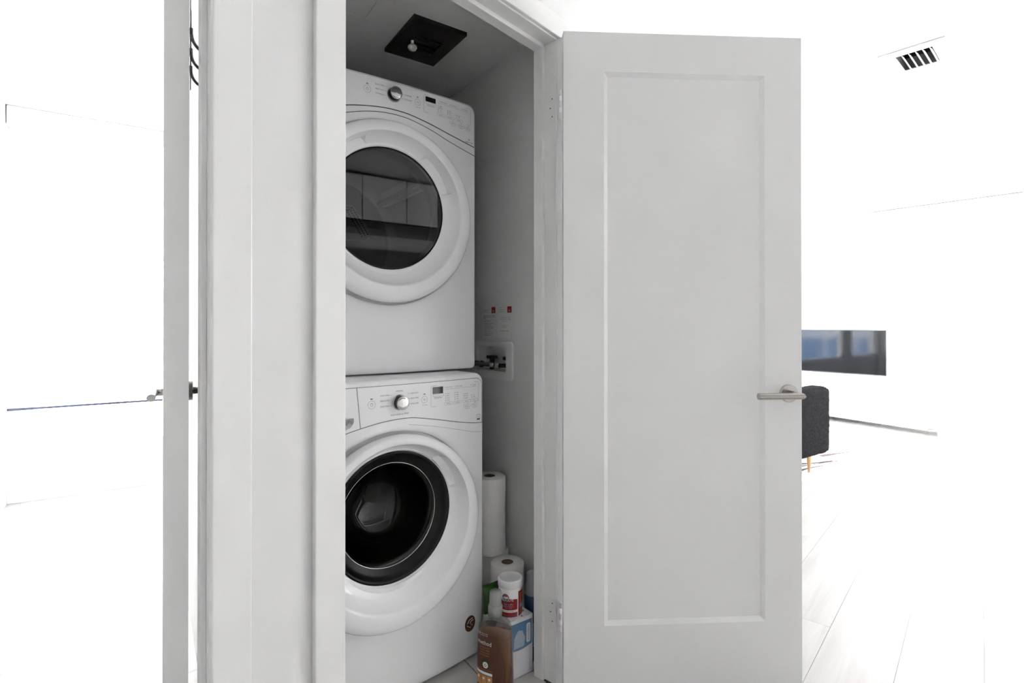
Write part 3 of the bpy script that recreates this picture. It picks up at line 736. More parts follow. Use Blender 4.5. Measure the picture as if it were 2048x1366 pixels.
    ze = 1.796 if dryer else 0.8155
    if dryer:
        pr.text('e', 0.3125, ze + 0.007, 0.007, 'print_dark', width=0.009); pr.text('ENERGY STAR', 0.3125, ze - 0.004, 0.0052, 'print_dark', width=0.032)
    else:
        pr.loop(rrect(0.312, 0.327, ze - 0.002, ze + 0.011, 0.001, 2), 0.0009, 'print_grey'); pr.rect(0.3125, 0.3265, ze - 0.0075, ze - 0.003, 'print_grey'); pr.text('e', 0.3195, ze + 0.0045, 0.006, 'print_grey')
    pr.build('panel_print', parent=root)['kind'] = 'stuff'
    knob(root, 0.0145, off(zk))
    # door
    if dryer:
        door_ring(root, zo, ro, zi, ri, [(20, 57), (112, 160)])
        MB().lathe([(0.0, 0.0), (ri + 0.001, 0.0)], 'dryer_glass', 90, 'y', (0, 0, zi), M=Matrix.Translation((0, 0.0115, 0)) @ Matrix.Rotation(R(-1.3), 4, 'Z')).build('door_glass', parent=root)
        MB().lathe([(ri + 0.0015, 0.0072), (ri - 0.0030, 0.0066)], 'door_black', 90, 'y', (0, 0, zi)).build('glass_rim', parent=root)
        # inside: throat, drum, back wall with outlet, painted hole shade and lamp port
        MB().lathe([(0.205, 0.035), (0.205, 0.06), (0.212, 0.10), (0.212, 0.125), (0.285, 0.13)], 'drum_plastic', 64, 'y', (0, 0, zi)).build('door_throat', parent=root)
        MB().lathe([(0.285, 0.131), (0.295, 0.20), (0.295, 0.60), (0.27, 0.62), (0.235, 0.622)], 'drum_steel', 64, 'y', (0, 0, zi - 0.02)).build('drum', parent=root)
        MB().lathe([(0.0, 0.625), (0.235, 0.625), (0.24, 0.612), (0.25, 0.612)], 'drum_plastic', 64, 'y', (0, 0, zi - 0.02)).build('drum_back', parent=root)
        lg = MB(); pc = [(-0.10, 0.13), (0.09, 0.13), (0.155, 0.03), (0.165, 0.0), (0.14, -0.02), (-0.14, -0.03), (-0.16, 0.0)]
        lg.prism([(a, b + zi) for a, b in pc], 0.600, 0.618, 'drum_steel', 'xz'); lg = lg.build('outlet_grille', parent=root, bevel=0.006)
        hp = MB()  # dark discs laid on the plate, painting the shade of open holes
        for i in range(13):
            for j in range(3):
                t_ = i / 12; hp.disc(0.0042, 0.5985, 'drum_dark', 8, 'y', (0.085 + 0.066 * t_ - 0.013 * j, 0, zi + 0.118 - 0.105 * t_ - 0.006 * j))
        for i in range(14):
            for j in range(2): hp.disc(0.0042, 0.5985, 'drum_dark', 8, 'y', (-0.09 + 0.013 * i, 0, zi + 0.119 - 0.012 * j))
        o = hp.build('grille_hole_shade', parent=lg); o['kind'] = 'stuff'
        for a in (40, 160, 280):
            c_, s_ = math.cos(R(a)), math.sin(R(a)); M = Matrix.Translation((0, 0, zi - 0.02)) @ Matrix.Rotation(-R(a), 4, 'Y')
            MB().prism([(0.296, -0.035), (0.245, -0.012), (0.245, 0.012), (0.296, 0.035)], 0.16, 0.58, 'drum_plastic', 'xz', M=M).build('baffle', parent=root, bevel=0.008)
    else:
        door_ring(root, zo, ro, zi, ri, [(17, 52)])
        MB().lathe([(ri + 0.001, 0.008), (ri - 0.004, 0.005), (ri - 0.010, 0.012), (ri - 0.016, 0.022), (ri - 0.022, 0.026), (ri - 0.040, 0.034)], 'door_black', 90, 'y', (0, 0, zi)).build('door_trim', parent=root)
        MB().lathe([(ri - 0.0395, 0.0335), (ri - 0.0385, 0.0325), (ri - 0.0375, 0.0335)], 'chrome', 90, 'y', (0, 0, zi)).build('trim_line', parent=root)
        MB().lathe([(ri - 0.040, 0.034), (ri - 0.052, 0.042), (ri - 0.056, 0.060), (0.130, 0.095), (0.115, 0.135), (0.090, 0.165), (0.055, 0.180), (0.0, 0.186)], 'washer_glass', 90, 'y', (0, 0, zi)).build('door_glass', parent=root)
        MB().lathe([(0.205, 0.035), (0.175, 0.07), (0.175, 0.10), (0.20, 0.11), (0.20, 0.13)], 'gasket_black', 64, 'y', (0, 0, zi)).build('door_gasket', parent=root)
        MB().lathe([(0.20, 0.131), (0.26, 0.135), (0.26, 0.55), (0.24, 0.57), (0.0, 0.575)], 'drum_steel', 64, 'y', (0, 0, zi)).build('drum', parent=root)
        stk = Print(lambda u, v: (u, surf_y(u) - 0.0008, v)); su, sv = 0.2835, off(0.1305)
        stk.dot(su, sv, 0.0225, 'sticker_brown', 32, 0.026)
        stk.surf = lambda u, v: (u, surf_y(u) - 0.0011, v)
        stk.loop([(su - 0.012, sv + 0.002), (su - 0.004, sv + 0.012), (su + 0.011, sv + 0.016)], 0.0032, 'ink_white', closed=False)
        stk.loop([(su - 0.002, sv - 0.003), (su + 0.004, sv + 0.006), (su + 0.014, sv + 0.009)], 0.0032, 'ink_white', closed=False)
        for du, dv in ((-0.012, -0.004), (-0.007, -0.008), (-0.001, -0.012), (0.007, -0.006)): stk.dot(su + du, sv + dv, 0.0022, 'ink_white', 10)
        stk.dot(su - 0.006, sv - 0.004, 0.0065, 'gap_dark', 14)
        stk.surf = lambda u, v: (u, surf_y(u) - 0.0013, v); stk.dot(su - 0.007, sv - 0.0075, 0.0020, 'ink_white', 10)
        stk.build('sticker', parent=root)['label'] = 'small oval brown sticker'
    if dryer:
        for sx in (-0.30, 0.30):
            for yy in (0.06, 0.62): MB().lathe([(0.0, -0.0022), (0.016, -0.0022), (0.016, 0.002), (0.0, 0.002)], 'plastic_white_matt', 14, 'z', (sx, yy, 0)).build('foot', parent=root)
        # stacking bracket tucked at the front right corner
        m = MB(); m.box(0.275, 0.335, 0.045, 0.075, -0.0020, 0.002, 'aluminium'); m.build('stack_bracket', parent=root)
    return root
wm = machine('washer'); tag(wm, 'white front-loading washing machine on the closet floor with black round glass door', 'washing machine')
dm = machine('dryer'); tag(dm, 'white front-loading dryer stacked on top of the washing machine', 'dryer')

# ------------------------------------------------------------------ closet fittings
gr = empty('exhaust_grille', (0.836, 1.783, CZ)); tag(gr, 'black square exhaust vent cover on the closet ceiling', 'vent')
hx, hy = 0.1015, 0.135
m = MB(); ix0, ix1, iy0, iy1 = -0.044, 0.056, -0.040, 0.064
m.box(-hx, hx, -hy, iy0, -0.013, 0, 'vent_black'); m.box(-hx, hx, iy1, hy, -0.013, 0, 'vent_black'); m.box(-hx, ix0, iy0, iy1, -0.013, 0, 'vent_black'); m.box(ix1, hx, iy0, iy1, -0.013, 0, 'vent_black')
m.build('cover', parent=gr)
MB().box(ix0, ix1, iy0, iy1, -0.003, 0, 'vent_black').build('opening', parent=gr)
for k in range(3): MB().box(ix0, ix1, iy0 + 0.012 + k * 0.034, iy0 + 0.018 + k * 0.034, -0.012, -0.003, 'vent_black').build('louver', parent=gr)
m = MB(); c_ = (-0.046, 0.005, 0)
m.lathe([(0.0055, -0.010), (0.0055, -0.030)], 'lamp_white', 16, 'z', c_); m.lathe([(0.0055, -0.028), (0.012, -0.029), (0.0165, -0.034), (0.0170, -0.039), (0.013, -0.046), (0.0, -0.049)], 'lamp_white', 24, 'z', c_); m.build('knob', parent=gr)['label'] = 'small white round knob hanging on a stem'

ap = empty('access_panel', (0.45, 1.55, CZ)); tag(ap, 'flush white access hatch in the closet ceiling', 'access panel')
m = MB(); a0, a1, b0, b1 = -0.205, 0.20, -0.24, 0.259
m.box(a0, a1, b1 - 0.042, b1, -0.003, 0, 'closet_paint'); m.box(a0, a1, b0, b0 + 0.042, -0.003, 0, 'closet_paint'); m.box(a0, a0 + 0.042, b0 + 0.042, b1 - 0.042, -0.003, 0, 'closet_paint'); m.box(a1 - 0.042, a1, b0 + 0.042, b1 - 0.042, -0.003, 0, 'closet_paint'); m.build('frame', parent=ap, bevel=0.001)
MB().box(a0 + 0.0445, a1 - 0.0445, b0 + 0.0445, b1 - 0.0445, -0.0042, 0, 'closet_paint').build('hatch', parent=ap, bevel=0.001)

# washing machine outlet box on the right wall (wall plane x = CXR, facing -x)
ob = empty('outlet_box', (CXR, 1.80, 0.99)); tag(ob, 'white plastic water outlet box set in the closet side wall', 'outlet box')
fp = rrect(-0.137, 0.145, -0.076, 0.075, 0.016, 5); inn = rrect(-0.096, 0.123, -0.048, 0.056, 0.006, 5)
m = MB(); n = len(fp); v = [(0, a, b) for a, b in fp] + [(-0.007, a * 0.985, b * 0.985) for a, b in fp] + [(-0.008, a, b) for a, b in inn] + [(-0.0006, a, b) for a, b in inn]
fs = []
for q in range(3):
    for k in range(n): fs.append((q * n + k, q * n + (k + 1) % n, (q + 1) * n + (k + 1) % n, (q + 1) * n + k))
m.add(v, fs, 'plate_white'); m.build('faceplate', parent=ob)
# the box body stands behind the wall face: cut the wall with a real opening
wr = bpy.data.objects['wall_closet_right']
bm = bmesh.new(); y0w, y1w, z0w, z1w = 1.704, 1.923, 0.942, 1.046
def bb(bx):
    mm = MB(); [mm.box(*q, 'closet_paint') for q in bx]; me = bpy.data.meshes.new('wall_closet_right'); me.from_pydata(mm.v, [], mm.f); me.materials.append(MATS['closet_paint']); return me
wr.data = bb([(CXR, CXR + 0.08, 1.402, y0w, 0, CEIL), (CXR, CXR + 0.08, y1w, CYB + 0.08, 0, CEIL), (CXR, CXR + 0.08, y0w, y1w, 0, z0w), (CXR, CXR + 0.08, y0w, y1w, z1w, CEIL)])
bm.free()
m = MB(); m.box(0.066, 0.072, -0.096, 0.123, -0.048, 0.056, 'liner_white'); m.box(0.0, 0.066, -0.096, -0.092, -0.048, 0.056, 'liner_white'); m.box(0.0, 0.066, 0.119, 0.123, -0.048, 0.056, 'liner_white'); m.box(0.0, 0.066, -0.092, 0.119, -0.048, -0.044, 'liner_white'); m.box(0.0, 0.066, -0.092, 0.119, 0.052, 0.056, 'liner_white'); m.build('liner', parent=ob)
for yy in (-0.052, 0.072):
    vv_ = empty('valve'); vv_.parent = ob
    m = MB(); m.tube([(0.036, yy, -0.044), (0.036, yy, 0.000)], 0.0105, 'valve_brass', 16); m.tube([(0.036, yy, -0.022), (0.004, yy + 0.012, -0.022)], 0.0085, 'valve_brass', 14); m.build('body', parent=vv_)
    m = MB(); m.box(0.020, 0.050, yy - 0.022, yy + 0.022, 0.000, 0.013, 'valve_handle'); m.build('lever_handle', parent=vv_, bevel=0.003)
def bez(p0, p1, p2, p3, n=24):
    p0, p1, p2, p3 = map(Vector, (p0, p1, p2, p3)); return [((1 - t) ** 3) * p0 + 3 * t * (1 - t) ** 2 * p1 + 3 * t * t * (1 - t) * p2 + t ** 3 * p3 for t in [k / n for k in range(n + 1)]]
for i, (yy, mt, lb, rr) in enumerate(((-0.052, 'braid', 'grey braided water hose with a bright metal nut', 0.0085), (0.072, 'rubber_hose', 'black rubber water hose from the rear valve', 0.0095))):
    hs = empty('water_hose', (CXR, 1.80 + yy + 0.012, 0.968)); tag(hs, lb, 'hose')
    st = (0.000, 0.0, 0.0)
    pts = bez(st, (-0.03, 0.045, 0.004), (-0.08, 0.14 - 0.05 * i, 0.016), (-0.13, 0.26 - 0.06 * i, -0.012)) + bez((-0.13, 0.26 - 0.06 * i, -0.012), (-0.16, 0.40, -0.06), (-0.10, 0.62 - 0.05 * i, -0.20), (-0.06, 0.60 - 0.06 * i, -0.55))[1:]
    MB().tube(pts[3:], rr, mt, 12).build('tube', parent=hs)
    MB().tube(pts[:3], rr + 0.004, 'chrome' if i == 0 else 'valve_handle', 8, smooth=False).build('nut', parent=hs)
    MB().tube(pts[3:6], rr + 0.0012, 'chrome' if i == 0 else 'valve_handle', 14).build('ferrule', parent=hs)

# two printed notices stuck to the wall
def notice(y0, y1, label, lines, heads, red):
    n_ = empty('wall_notice', (CXR, (y0 + y1) / 2, 1.142)); tag(n_, label, 'notice')
    w2 = (y0 - y1) / 2
    MB().box(-0.0008, 0.0, -w2, w2, -0.064, 0.062, 'label_clear').build('sheet', parent=n_)
    pr = Print(lambda u, v: (-0.0013, -u, v))
    pr.rect(red[0], red[1], 0.036, 0.060, 'label_red'); pr.surf = lambda u, v: (-0.0017, -u, v); pr.ring((red[0] + red[1]) / 2, 0.044, 0.0034, 0.0016, 'ink_white', 14); pr.surf = lambda u, v: (-0.0013, -u, v)
    for t_, u, v, h, wdt in heads + lines: pr.text(t_, u, v, h, 'print_grey' if h < 0.0048 else 'print_dark', width=wdt)
    pr.build('print', parent=n_)['kind'] = 'stuff'; return n_
L1 = [('PLEASE NOTE', -0.020, 0.049, 0.0035, 0.045), ('Washer Care', -0.022, 0.0405, 0.0040, 0.040)]
B1 = [('Use caution to allow', 0.0, 0.026, 0.0050, 0.085), ('water connections to', 0.002, 0.0205, 0.0040, 0.085), ('drain', -0.034, 0.0145, 0.0040, 0.018), ('To shut off water:', -0.014, 0.004, 0.0044, 0.055)] + [(s_, -0.002 + d, -0.0055 - 0.0068 * k, 0.0040, wd_) for k, (s_, d, wd_) in enumerate((('Close both valves after use', 0.0, 0.074), ('and check each hose', -0.010, 0.052), ('for leaks or bulging parts', 0.0, 0.076), ('Do not overload machine', 0.0, 0.078), ('replace hoses as', -0.012, 0.046), ('recommended every', -0.006, 0.06), ('three to five years', 0.0, 0.076), ('or when worn', -0.014, 0.046)))] + [('Thank you very much', 0.0, -0.0625 + 0.009, 0.0035, 0.06)]
notice(1.888, 1.786, 'text notice with a red corner mark farther from the closet door', B1, L1, (0.019, 0.047))
L2 = [('PLEASE NOTE', -0.020, 0.057, 0.0030, 0.055), ('Laundry Room', -0.022, 0.049, 0.0046, 0.045), ('Use Notice', -0.022, 0.041, 0.0046, 0.045)]
B2 = [('This water box has shutoffs', 0.004, 0.018, 0.0042, 0.075), ('to keep your home supplied', 0.004, 0.0105, 0.0042, 0.082), ('in case of', 0.0, 0.003, 0.0042, 0.034), ('Turn valves only in', 0.0, -0.013, 0.0045, 0.056), ('emergency', 0.0, -0.020, 0.0045, 0.03), ('Do not cover or block', 0.0, -0.0345, 0.0052, 0.062)]
notice(1.774, 1.673, 'text notice with a red corner mark nearer the closet door', B2, L2, (0.020, 0.0485))

# ------------------------------------------------------------------ supplies on the closet floor
F0 = 0.0042
def towel(loc, label, h=0.28, r=0.060):
    o = empty('paper_towel_roll', loc, random.random() * 6); tag(o, label, 'paper towel', 'paper towel rolls in the closet')
    m = MB(); m.lathe([(0.0215, 0.0), (r - 0.003, 0.0), (r, 0.003), (r, h - 0.003), (r - 0.003, h), (0.0215, h)], 'paper_towel', 48); m.build('paper', parent=o)
    m = MB(); m.lathe([(0.0215, 0.001), (0.0215, h - 0.0005), (0.0195, h - 0.0005), (0.0195, 0.001)], 'cardboard', 32); m.build('core', parent=o)
    return o
towel((1.061, 1.573, F0), 'paper towel roll standing on the closet floor behind the red and white canister')
towel((1.078, 1.700, F0), 'paper towel roll standing on the floor underneath the topmost roll')
towel((1.058, 1.688, F0 + 0.281), 'topmost paper towel roll stacked on other rolls beside the washing machine')

# amber soap bottle: flat oval refill bottle with a dark grip patch, clear shoulder and clear cap
sb = empty('soap_bottle', (0.888, 1.3830, F0), R(-60)); tag(sb, 'clear plastic soap bottle of amber liquid with a clear cap beside the washing machine', 'soap bottle')
def oval_section(hw, hd, z, n=48, p=2.6):
    o = []
    for k in range(n):
        a = 2 * math.pi * k / n; c_, s_ = math.cos(a), math.sin(a)
        o.append((hw * math.copysign(abs(c_) ** (2 / p), c_), hd * math.copysign(abs(s_) ** (2 / p), s_), z))
    return o
def loft(mb, secs, m, cap=True):
    n = len(secs[0]); v = [p for s_ in secs for p in s_]; fs = [(i * n + k, i * n + (k + 1) % n, (i + 1) * n + (k + 1) % n, (i + 1) * n + k) for i in range(len(secs) - 1) for k in range(n)]
    if cap: fs += [tuple(range(n))[::-1], tuple(range((len(secs) - 1) * n, len(secs) * n))]
    return mb.add(v, fs, m, True)
prof = [(0.050, 0.030, 0.0), (0.056, 0.036, 0.006), (0.0575, 0.038, 0.03), (0.0570, 0.038, 0.08), (0.0555, 0.037, 0.14), (0.0545, 0.0365, 0.175), (0.0520, 0.035, 0.195), (0.0460, 0.032, 0.210), (0.034, 0.027, 0.221), (0.021, 0.021, 0.227), (0.018, 0.018, 0.230), (0.018, 0.018, 0.236)]
m = MB(); loft(m, [oval_section(a, b, z) for a, b, z in prof], 'clear_plastic', False); m.build('bottle', parent=sb)
lq = [(a - 0.0018, b - 0.0018, max(z, 0.0015)) for a, b, z in prof if z <= 0.18] + [(0.0505, 0.0335, 0.190)]
m = MB(); loft(m, [oval_section(a, b, z) for a, b, z in lq], 'soap_amber'); m.build('liquid', parent=sb)
m = MB(); m.lathe([(0.019, 0.229), (0.0225, 0.230), (0.0225, 0.259), (0.0205, 0.262), (0.0, 0.262)], 'clear_cap', 36); m.build('collar', parent=sb)
m = MB(); m.lathe([(0.0190, 0.262), (0.0182, 0.300), (0.0160, 0.304), (0.0, 0.304)], 'clear_cap', 36); m.build('cap', parent=sb)
m = MB(); m.lathe([(0.0085, 0.262), (0.0075, 0.296), (0.0, 0.297)], 'plastic_white_matt', 24); m.build('spout', parent=sb)
# grip: flat dark patch laid on the right side of the bottle
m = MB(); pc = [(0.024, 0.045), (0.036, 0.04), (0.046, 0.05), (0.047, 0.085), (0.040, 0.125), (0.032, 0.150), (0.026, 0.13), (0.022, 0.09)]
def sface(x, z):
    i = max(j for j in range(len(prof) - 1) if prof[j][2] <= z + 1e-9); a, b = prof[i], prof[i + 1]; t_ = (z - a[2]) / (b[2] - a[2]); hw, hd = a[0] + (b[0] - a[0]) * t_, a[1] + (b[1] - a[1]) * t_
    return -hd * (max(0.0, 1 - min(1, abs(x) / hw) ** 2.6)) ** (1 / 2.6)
m.add([(x, sface(x, z) - 0.0010, z) for x, z in pc], [tuple(range(len(pc)))], 'soap_label'); m.build('dark_grip_patch', parent=sb)
pr = Print(lambda u, v: (u, sface(u, v) - 0.0012, v))
nb = 14
for i in range(nb):
    u0 = -0.050 + 0.076 * i / nb; u1 = -0.050 + 0.076 * (i + 1) / nb
    for j in range(9): pr.rect(u0, u1, 0.018 + 0.0182 * j, 0.018 + 0.0182 * (j + 1), 'soap_label')
pr.build('label', parent=sb)
pr = Print(lambda u, v: (u, sface(u, v) - 0.0018, v))
pr.text('method', -0.019, 0.158, 0.0135, 'ink_white', width=0.050); pr.text('64', -0.040, 0.183, 0.010, 'ink_white', width=0.012)
for k in range(2): pr.text('refills per bottle', -0.019, 0.185 - 0.005 * k, 0.0032, 'ink_white', width=0.026)
for k, s_ in enumerate(('foaming hand', 'wash refill', 'naturally derived', 'biodegradable')): pr.text(s_, -0.018, 0.144 - 0.0075 * k, 0.0042, 'soap_tile', width=0.034)
pr.dot(-0.016, 0.098, 0.0135, 'ink_green', 20)
pr.surf = lambda u, v: (u, sface(u, v) - 0.0022, v); pr.dot(-0.014, 0.093, 0.0095, 'ink_white', 20); pr.ring(-0.014, 0.093, 0.0035, 0.0016, 'ink_green', 12)
pr.text('3x refills save plastic and water', -0.019, 0.078, 0.0038, 'soap_tile', width=0.058)
pr.rect(-0.049, 0.010, 0.064, 0.072, 'box_white', 8)
for i in range(3):
    u0 = -0.049 + i * 0.0200; pr.rect(u0, u0 + 0.0186, 0.030, 0.062, 'soap_tile', 4)
pr.surf = lambda u, v: (u, sface(u, v) - 0.0026, v)
for i in range(3): pr.dot(-0.040 + i * 0.0200, 0.052, 0.0038, 'ink_white', 12)
pr.text('fights grease', -0.02, 0.022, 0.006, 'soap_tile', width=0.052)
pr.build('lettering', parent=sb)

# glove carton with a canister standing on it
gb = empty('glove_carton', (0.985, 1.4285, F0), R(4)); tag(gb, 'white and blue paper carton with the red and white canister on top', 'carton')
BW, BD, BH = 0.050, 0.042, 0.186
MB().box(-BW, BW, -BD, BD, 0, BH, 'box_white').build('box', parent=gb, bevel=0.0012)
pr = Print(lambda u, v: (u, -BD - 0.0006, v))
poly = [(-0.045, 0.092)] + [(-0.045 + 0.090 * k / 10, 0.092 - 0.006 * math.sin(math.pi * k / 10)) for k in range(1, 10)] + [(0.045, 0.092), (0.045, 0.172), (-0.045, 0.176)]
pr.add([pr.surf(*p) for p in poly], [tuple(range(len(poly)))], 'box_blue')
pr.surf = lambda u, v: (u, -BD - 0.0010, v)
pr.add([pr.surf(*p) for p in rrect(0.022, 0.039, 0.100, 0.162, 0.006)], [tuple(range(28))], 'box_white')
pr.add([pr.surf(*p) for p in [(-0.03, 0.095), (0.012, 0.094), (0.016, 0.12), (0.006, 0.145), (-0.012, 0.15), (-0.028, 0.13)]], [(0, 1, 2, 3, 4, 5)], 'box_paleblue')
pr.surf = lambda u, v: (u, -BD - 0.0014, v)
pr.text('disposable', 0.0305, 0.131, 0.007, 'box_blue', width=0.05, rot=90); pr.text('examination gloves', 0.035, 0.050, 0.006, 'box_paleblue', width=0.07, rot=90); pr.text('100', 0.036, 0.010, 0.007, 'box_blue', width=0.012)
pr.build('front_print', parent=gb)
pr = Print(lambda u, v: (BW + 0.0006, u, v))
for z in (0.064, 0.090, 0.116): pr.dot(-0.024, z, 0.0050, 'print_dark', 14, 0.0085)
pr.build('side_print', parent=gb)
pr = Print(lambda u, v: (u, v, BH + 0.0006)); pr.dot(0.034, 0.020, 0.009, 'box_blue', 18); pr.dot(0.030, -0.008, 0.008, 'box_blue', 18); pr.dot(0.01, -0.034, 0.004, 'print_grey', 10); pr.build('top_print', parent=gb)

cn = empty('wipes_canister', (0.978, 1.4330, F0 + BH + 0.0002), R(0)); tag(cn, 'round white and red cleaning canister with a white screw lid', 'canister')
rr = 0.0385; hh = 0.118
MB().lathe([(0.0, 0.0), (rr - 0.003, 0.0), (rr, 0.003), (rr, 0.094), (rr - 0.0012, 0.096)], 'can_white', 64).build('body', parent=cn)
MB().lathe([(rr + 0.0005, 0.093), (rr + 0.0022, 0.094), (rr + 0.0022, 0.1145), (rr + 0.0005, 0.1180), (rr - 0.003, 0.1180), (rr - 0.004, 0.1155), (0.0, 0.1155)], 'can_white', 64).build('lid', parent=cn)
CA = R(-127)                                           # print faces the closet opening
def can_s(e): return lambda u, v: ((rr + e) * math.cos(CA + u / rr), (rr + e) * math.sin(CA + u / rr), v)
pr = Print(can_s(0.0003))
def cpoly(pr, poly, m):
    """vertical strips so that the wrap stays on the can"""
    u0, u1, f0, f1 = poly; n = 16
    for k in range(n):
        a, b = u0 + (u1 - u0) * k / n, u0 + (u1 - u0) * (k + 1) / n
        pr.add([pr.surf(a, f0(a)), pr.surf(b, f0(b)), pr.surf(b, f1(b)), pr.surf(a, f1(a))], [(0, 1, 2, 3)], m)
cpoly(pr, (-0.040, 0.026, lambda u: 0.028, lambda u: 0.060 + 0.004 * math.sin((u + 0.04) * 45)), 'can_red')
cpoly(pr, (-0.040, 0.026, lambda u: 0.005, lambda u: 0.020), 'can_red')
cpoly(pr, (0.030, 0.070, lambda u: 0.005, lambda u: 0.084), 'can_red')
cpoly(pr, (0.034, 0.066, lambda u: 0.026, lambda u: 0.078), 'can_orange')
pr.build('label', parent=cn)
pr = Print(can_s(0.0007))
pr.dot(-0.014, 0.064, 0.0125, 'can_blue', 24, 0.015); pr.dot(-0.013, 0.0735, 0.0075, 'can_orange', 18, 0.004)
pr.text('Prof.', -0.034, 0.085, 0.005, 'print_grey', width=0.012, rot=-20); pr.text('Strength', -0.032, 0.079, 0.004, 'print_grey', width=0.014, rot=-20)
for s_, v, h, wd_ in (('high traffic', 0.046, 0.0052, 0.03), ('carpet cleaner', 0.0395, 0.0046, 0.034), ('for soil', 0.034, 0.0036, 0.02)): pr.text(s_, -0.004, v, h, 'box_paleblue', width=wd_)
pr.text('spotless rooms all day', -0.010, 0.0242, 0.0036, 'print_grey', width=0.046); pr.text('NET WT 22 OZ', -0.012, 0.012, 0.0036, 'can_orange', width=0.02)
pr.dot(0.052, 0.052, 0.005, 'print_dark', 14); pr.rect(0.038, 0.062, 0.030, 0.042, 'box_paleblue', 4)
pr.build('print', parent=cn)['kind'] = 'stuff'
pr = Print(can_s(0.0011)); pr.text('RESOLVE', -0.008, 0.0615, 0.0125, 'can_white', width=0.040); pr.build('lettering', parent=cn)

sp = empty('spray_can', (1.083, 1.448, F0)); tag(sp, 'slim blue spray can with a grey cap by the closet door jamb', 'spray can')
MB().lathe([(0.0, 0.0), (0.029, 0.0), (0.031, 0.003), (0.031, 0.205), (0.028, 0.217), (0.024, 0.221)], 'spray_blue', 40).build('body', parent=sp)
MB().lathe([(0.0285, 0.213), (0.0290, 0.226), (0.0265, 0.240), (0.0235, 0.247), (0.0225, 0.282), (0.0200, 0.285), (0.0, 0.285)], 'spray_cap', 40).build('cap', parent=sp)
pr = Print(lambda u, v: (0.0314 * math.cos(R(-100) + u / 0.0314), 0.0314 * math.sin(R(-100) + u / 0.0314), v)); pr.rect(-0.03, 0.03, 0.05, 0.13, 'box_blue', 10); pr.build('label', parent=sp)

gp = empty('green_pack', (1.030, 1.497, F0), R(8)); tag(gp, 'green and white soft plastic pack wedged behind the soap bottle', 'pack')
m = MB(); secs = []
for z, a, b in ((0.0, 0.030, 0.006), (0.01, 0.040, 0.013), (0.08, 0.042, 0.0165), (0.17, 0.041, 0.015), (0.22, 0.041, 0.010), (0.254, 0.042, 0.004), (0.264, 0.0425, 0.0016)): secs.append([(x + 0.002 * math.sin(z * 90), y + 0.0015 * math.sin(z * 140 + x * 120), zz) for x, y, zz in oval_section(a, b, z, 40, 2.4)])
loft(m, secs[:4], 'pack_white'); loft(m, secs[3:], 'pack_green'); m.build('bag', parent=gp)
pr = Print(lambda u, v: (u, -0.0185, v)); pr.text('FRESH', -0.004, 0.135, 0.024, 'print_dark', width=0.06); pr.build('lettering', parent=gp)
gp.location = (0.958, 1.5015, F0); gp.rotation_euler.z = R(2)

# ------------------------------------------------------------------ living room things
def onb(x, y): return (Vector((x, y)) - HB)
# ceiling register aligned with the hall wall
vt = empty('air_register', (3.258, 1.060, CEIL), R(8)); tag(vt, 'white louvred air register in the living room ceiling', 'register')
m = MB(); ax, ay, ix, iy = 0.17, 0.135, 0.105, 0.075
m.box(-ax, ax, iy, ay, -0.006, 0, 'lamp_white'); m.box(-ax, ax, -ay, -iy, -0.006, 0, 'lamp_white'); m.box(-ax, -ix, -iy, iy, -0.006, 0, 'lamp_white'); m.box(ix, ax, -iy, iy, -0.006, 0, 'lamp_white'); m.build('frame', parent=vt, bevel=0.002)
m = MB(); m.box(-ix, ix, -iy, iy, 0.298, 0.30, 'duct_liner')
for q in ((-ix - 0.002, -ix, -iy, iy), (ix, ix + 0.002, -iy, iy), (-ix, ix, -iy - 0.002, -iy), (-ix, ix, iy, iy + 0.002)): m.box(*q, 0.0, 0.298, 'duct_liner')
m.build('duct', parent=vt)
bpy.context.view_layer.update()
cut_ = MB().box(-ix, ix, -iy, iy, -0.02, 0.12, 'ceiling_paint').build('cutter', loc=(3.258, 1.060, CEIL), rz=R(8))
ce = bpy.data.objects['ceiling']; bo = ce.modifiers.new('b', 'BOOLEAN'); bo.operation = 'DIFFERENCE'; bo.object = cut_; bo.solver = 'EXACT'
bpy.context.view_layer.update()
nm = bpy.data.meshes.new_from_object(ce.evaluated_get(bpy.context.evaluated_depsgraph_get())); ce.modifiers.clear(); ce.data = nm; bpy.data.objects.remove(cut_)
for k in range(6):
    y = -iy + 0.006 + k * 0.0285
    M = Matrix.Translation((0, y, -0.008)) @ Matrix.Rotation(R(52), 4, 'X')
    MB().box(-ix + 0.001, ix - 0.001, -0.011, 0.011, -0.0008, 0.0008, 'lamp_white', M=M).build('louver', parent=vt)
cl = empty('ceiling_light', (4.08, 1.30, CEIL)); tag(cl, 'round white recessed ceiling light trim', 'ceiling light')
MB().lathe([(0.075, -0.001), (0.082, -0.006), (0.098, -0.004), (0.10, 0.0)], 'lamp_white', 40).build('trim_ring', parent=cl)
MB().lathe([(0.0, -0.002), (0.076, -0.002)], 'lamp_white', 40).build('diffuser', parent=cl)

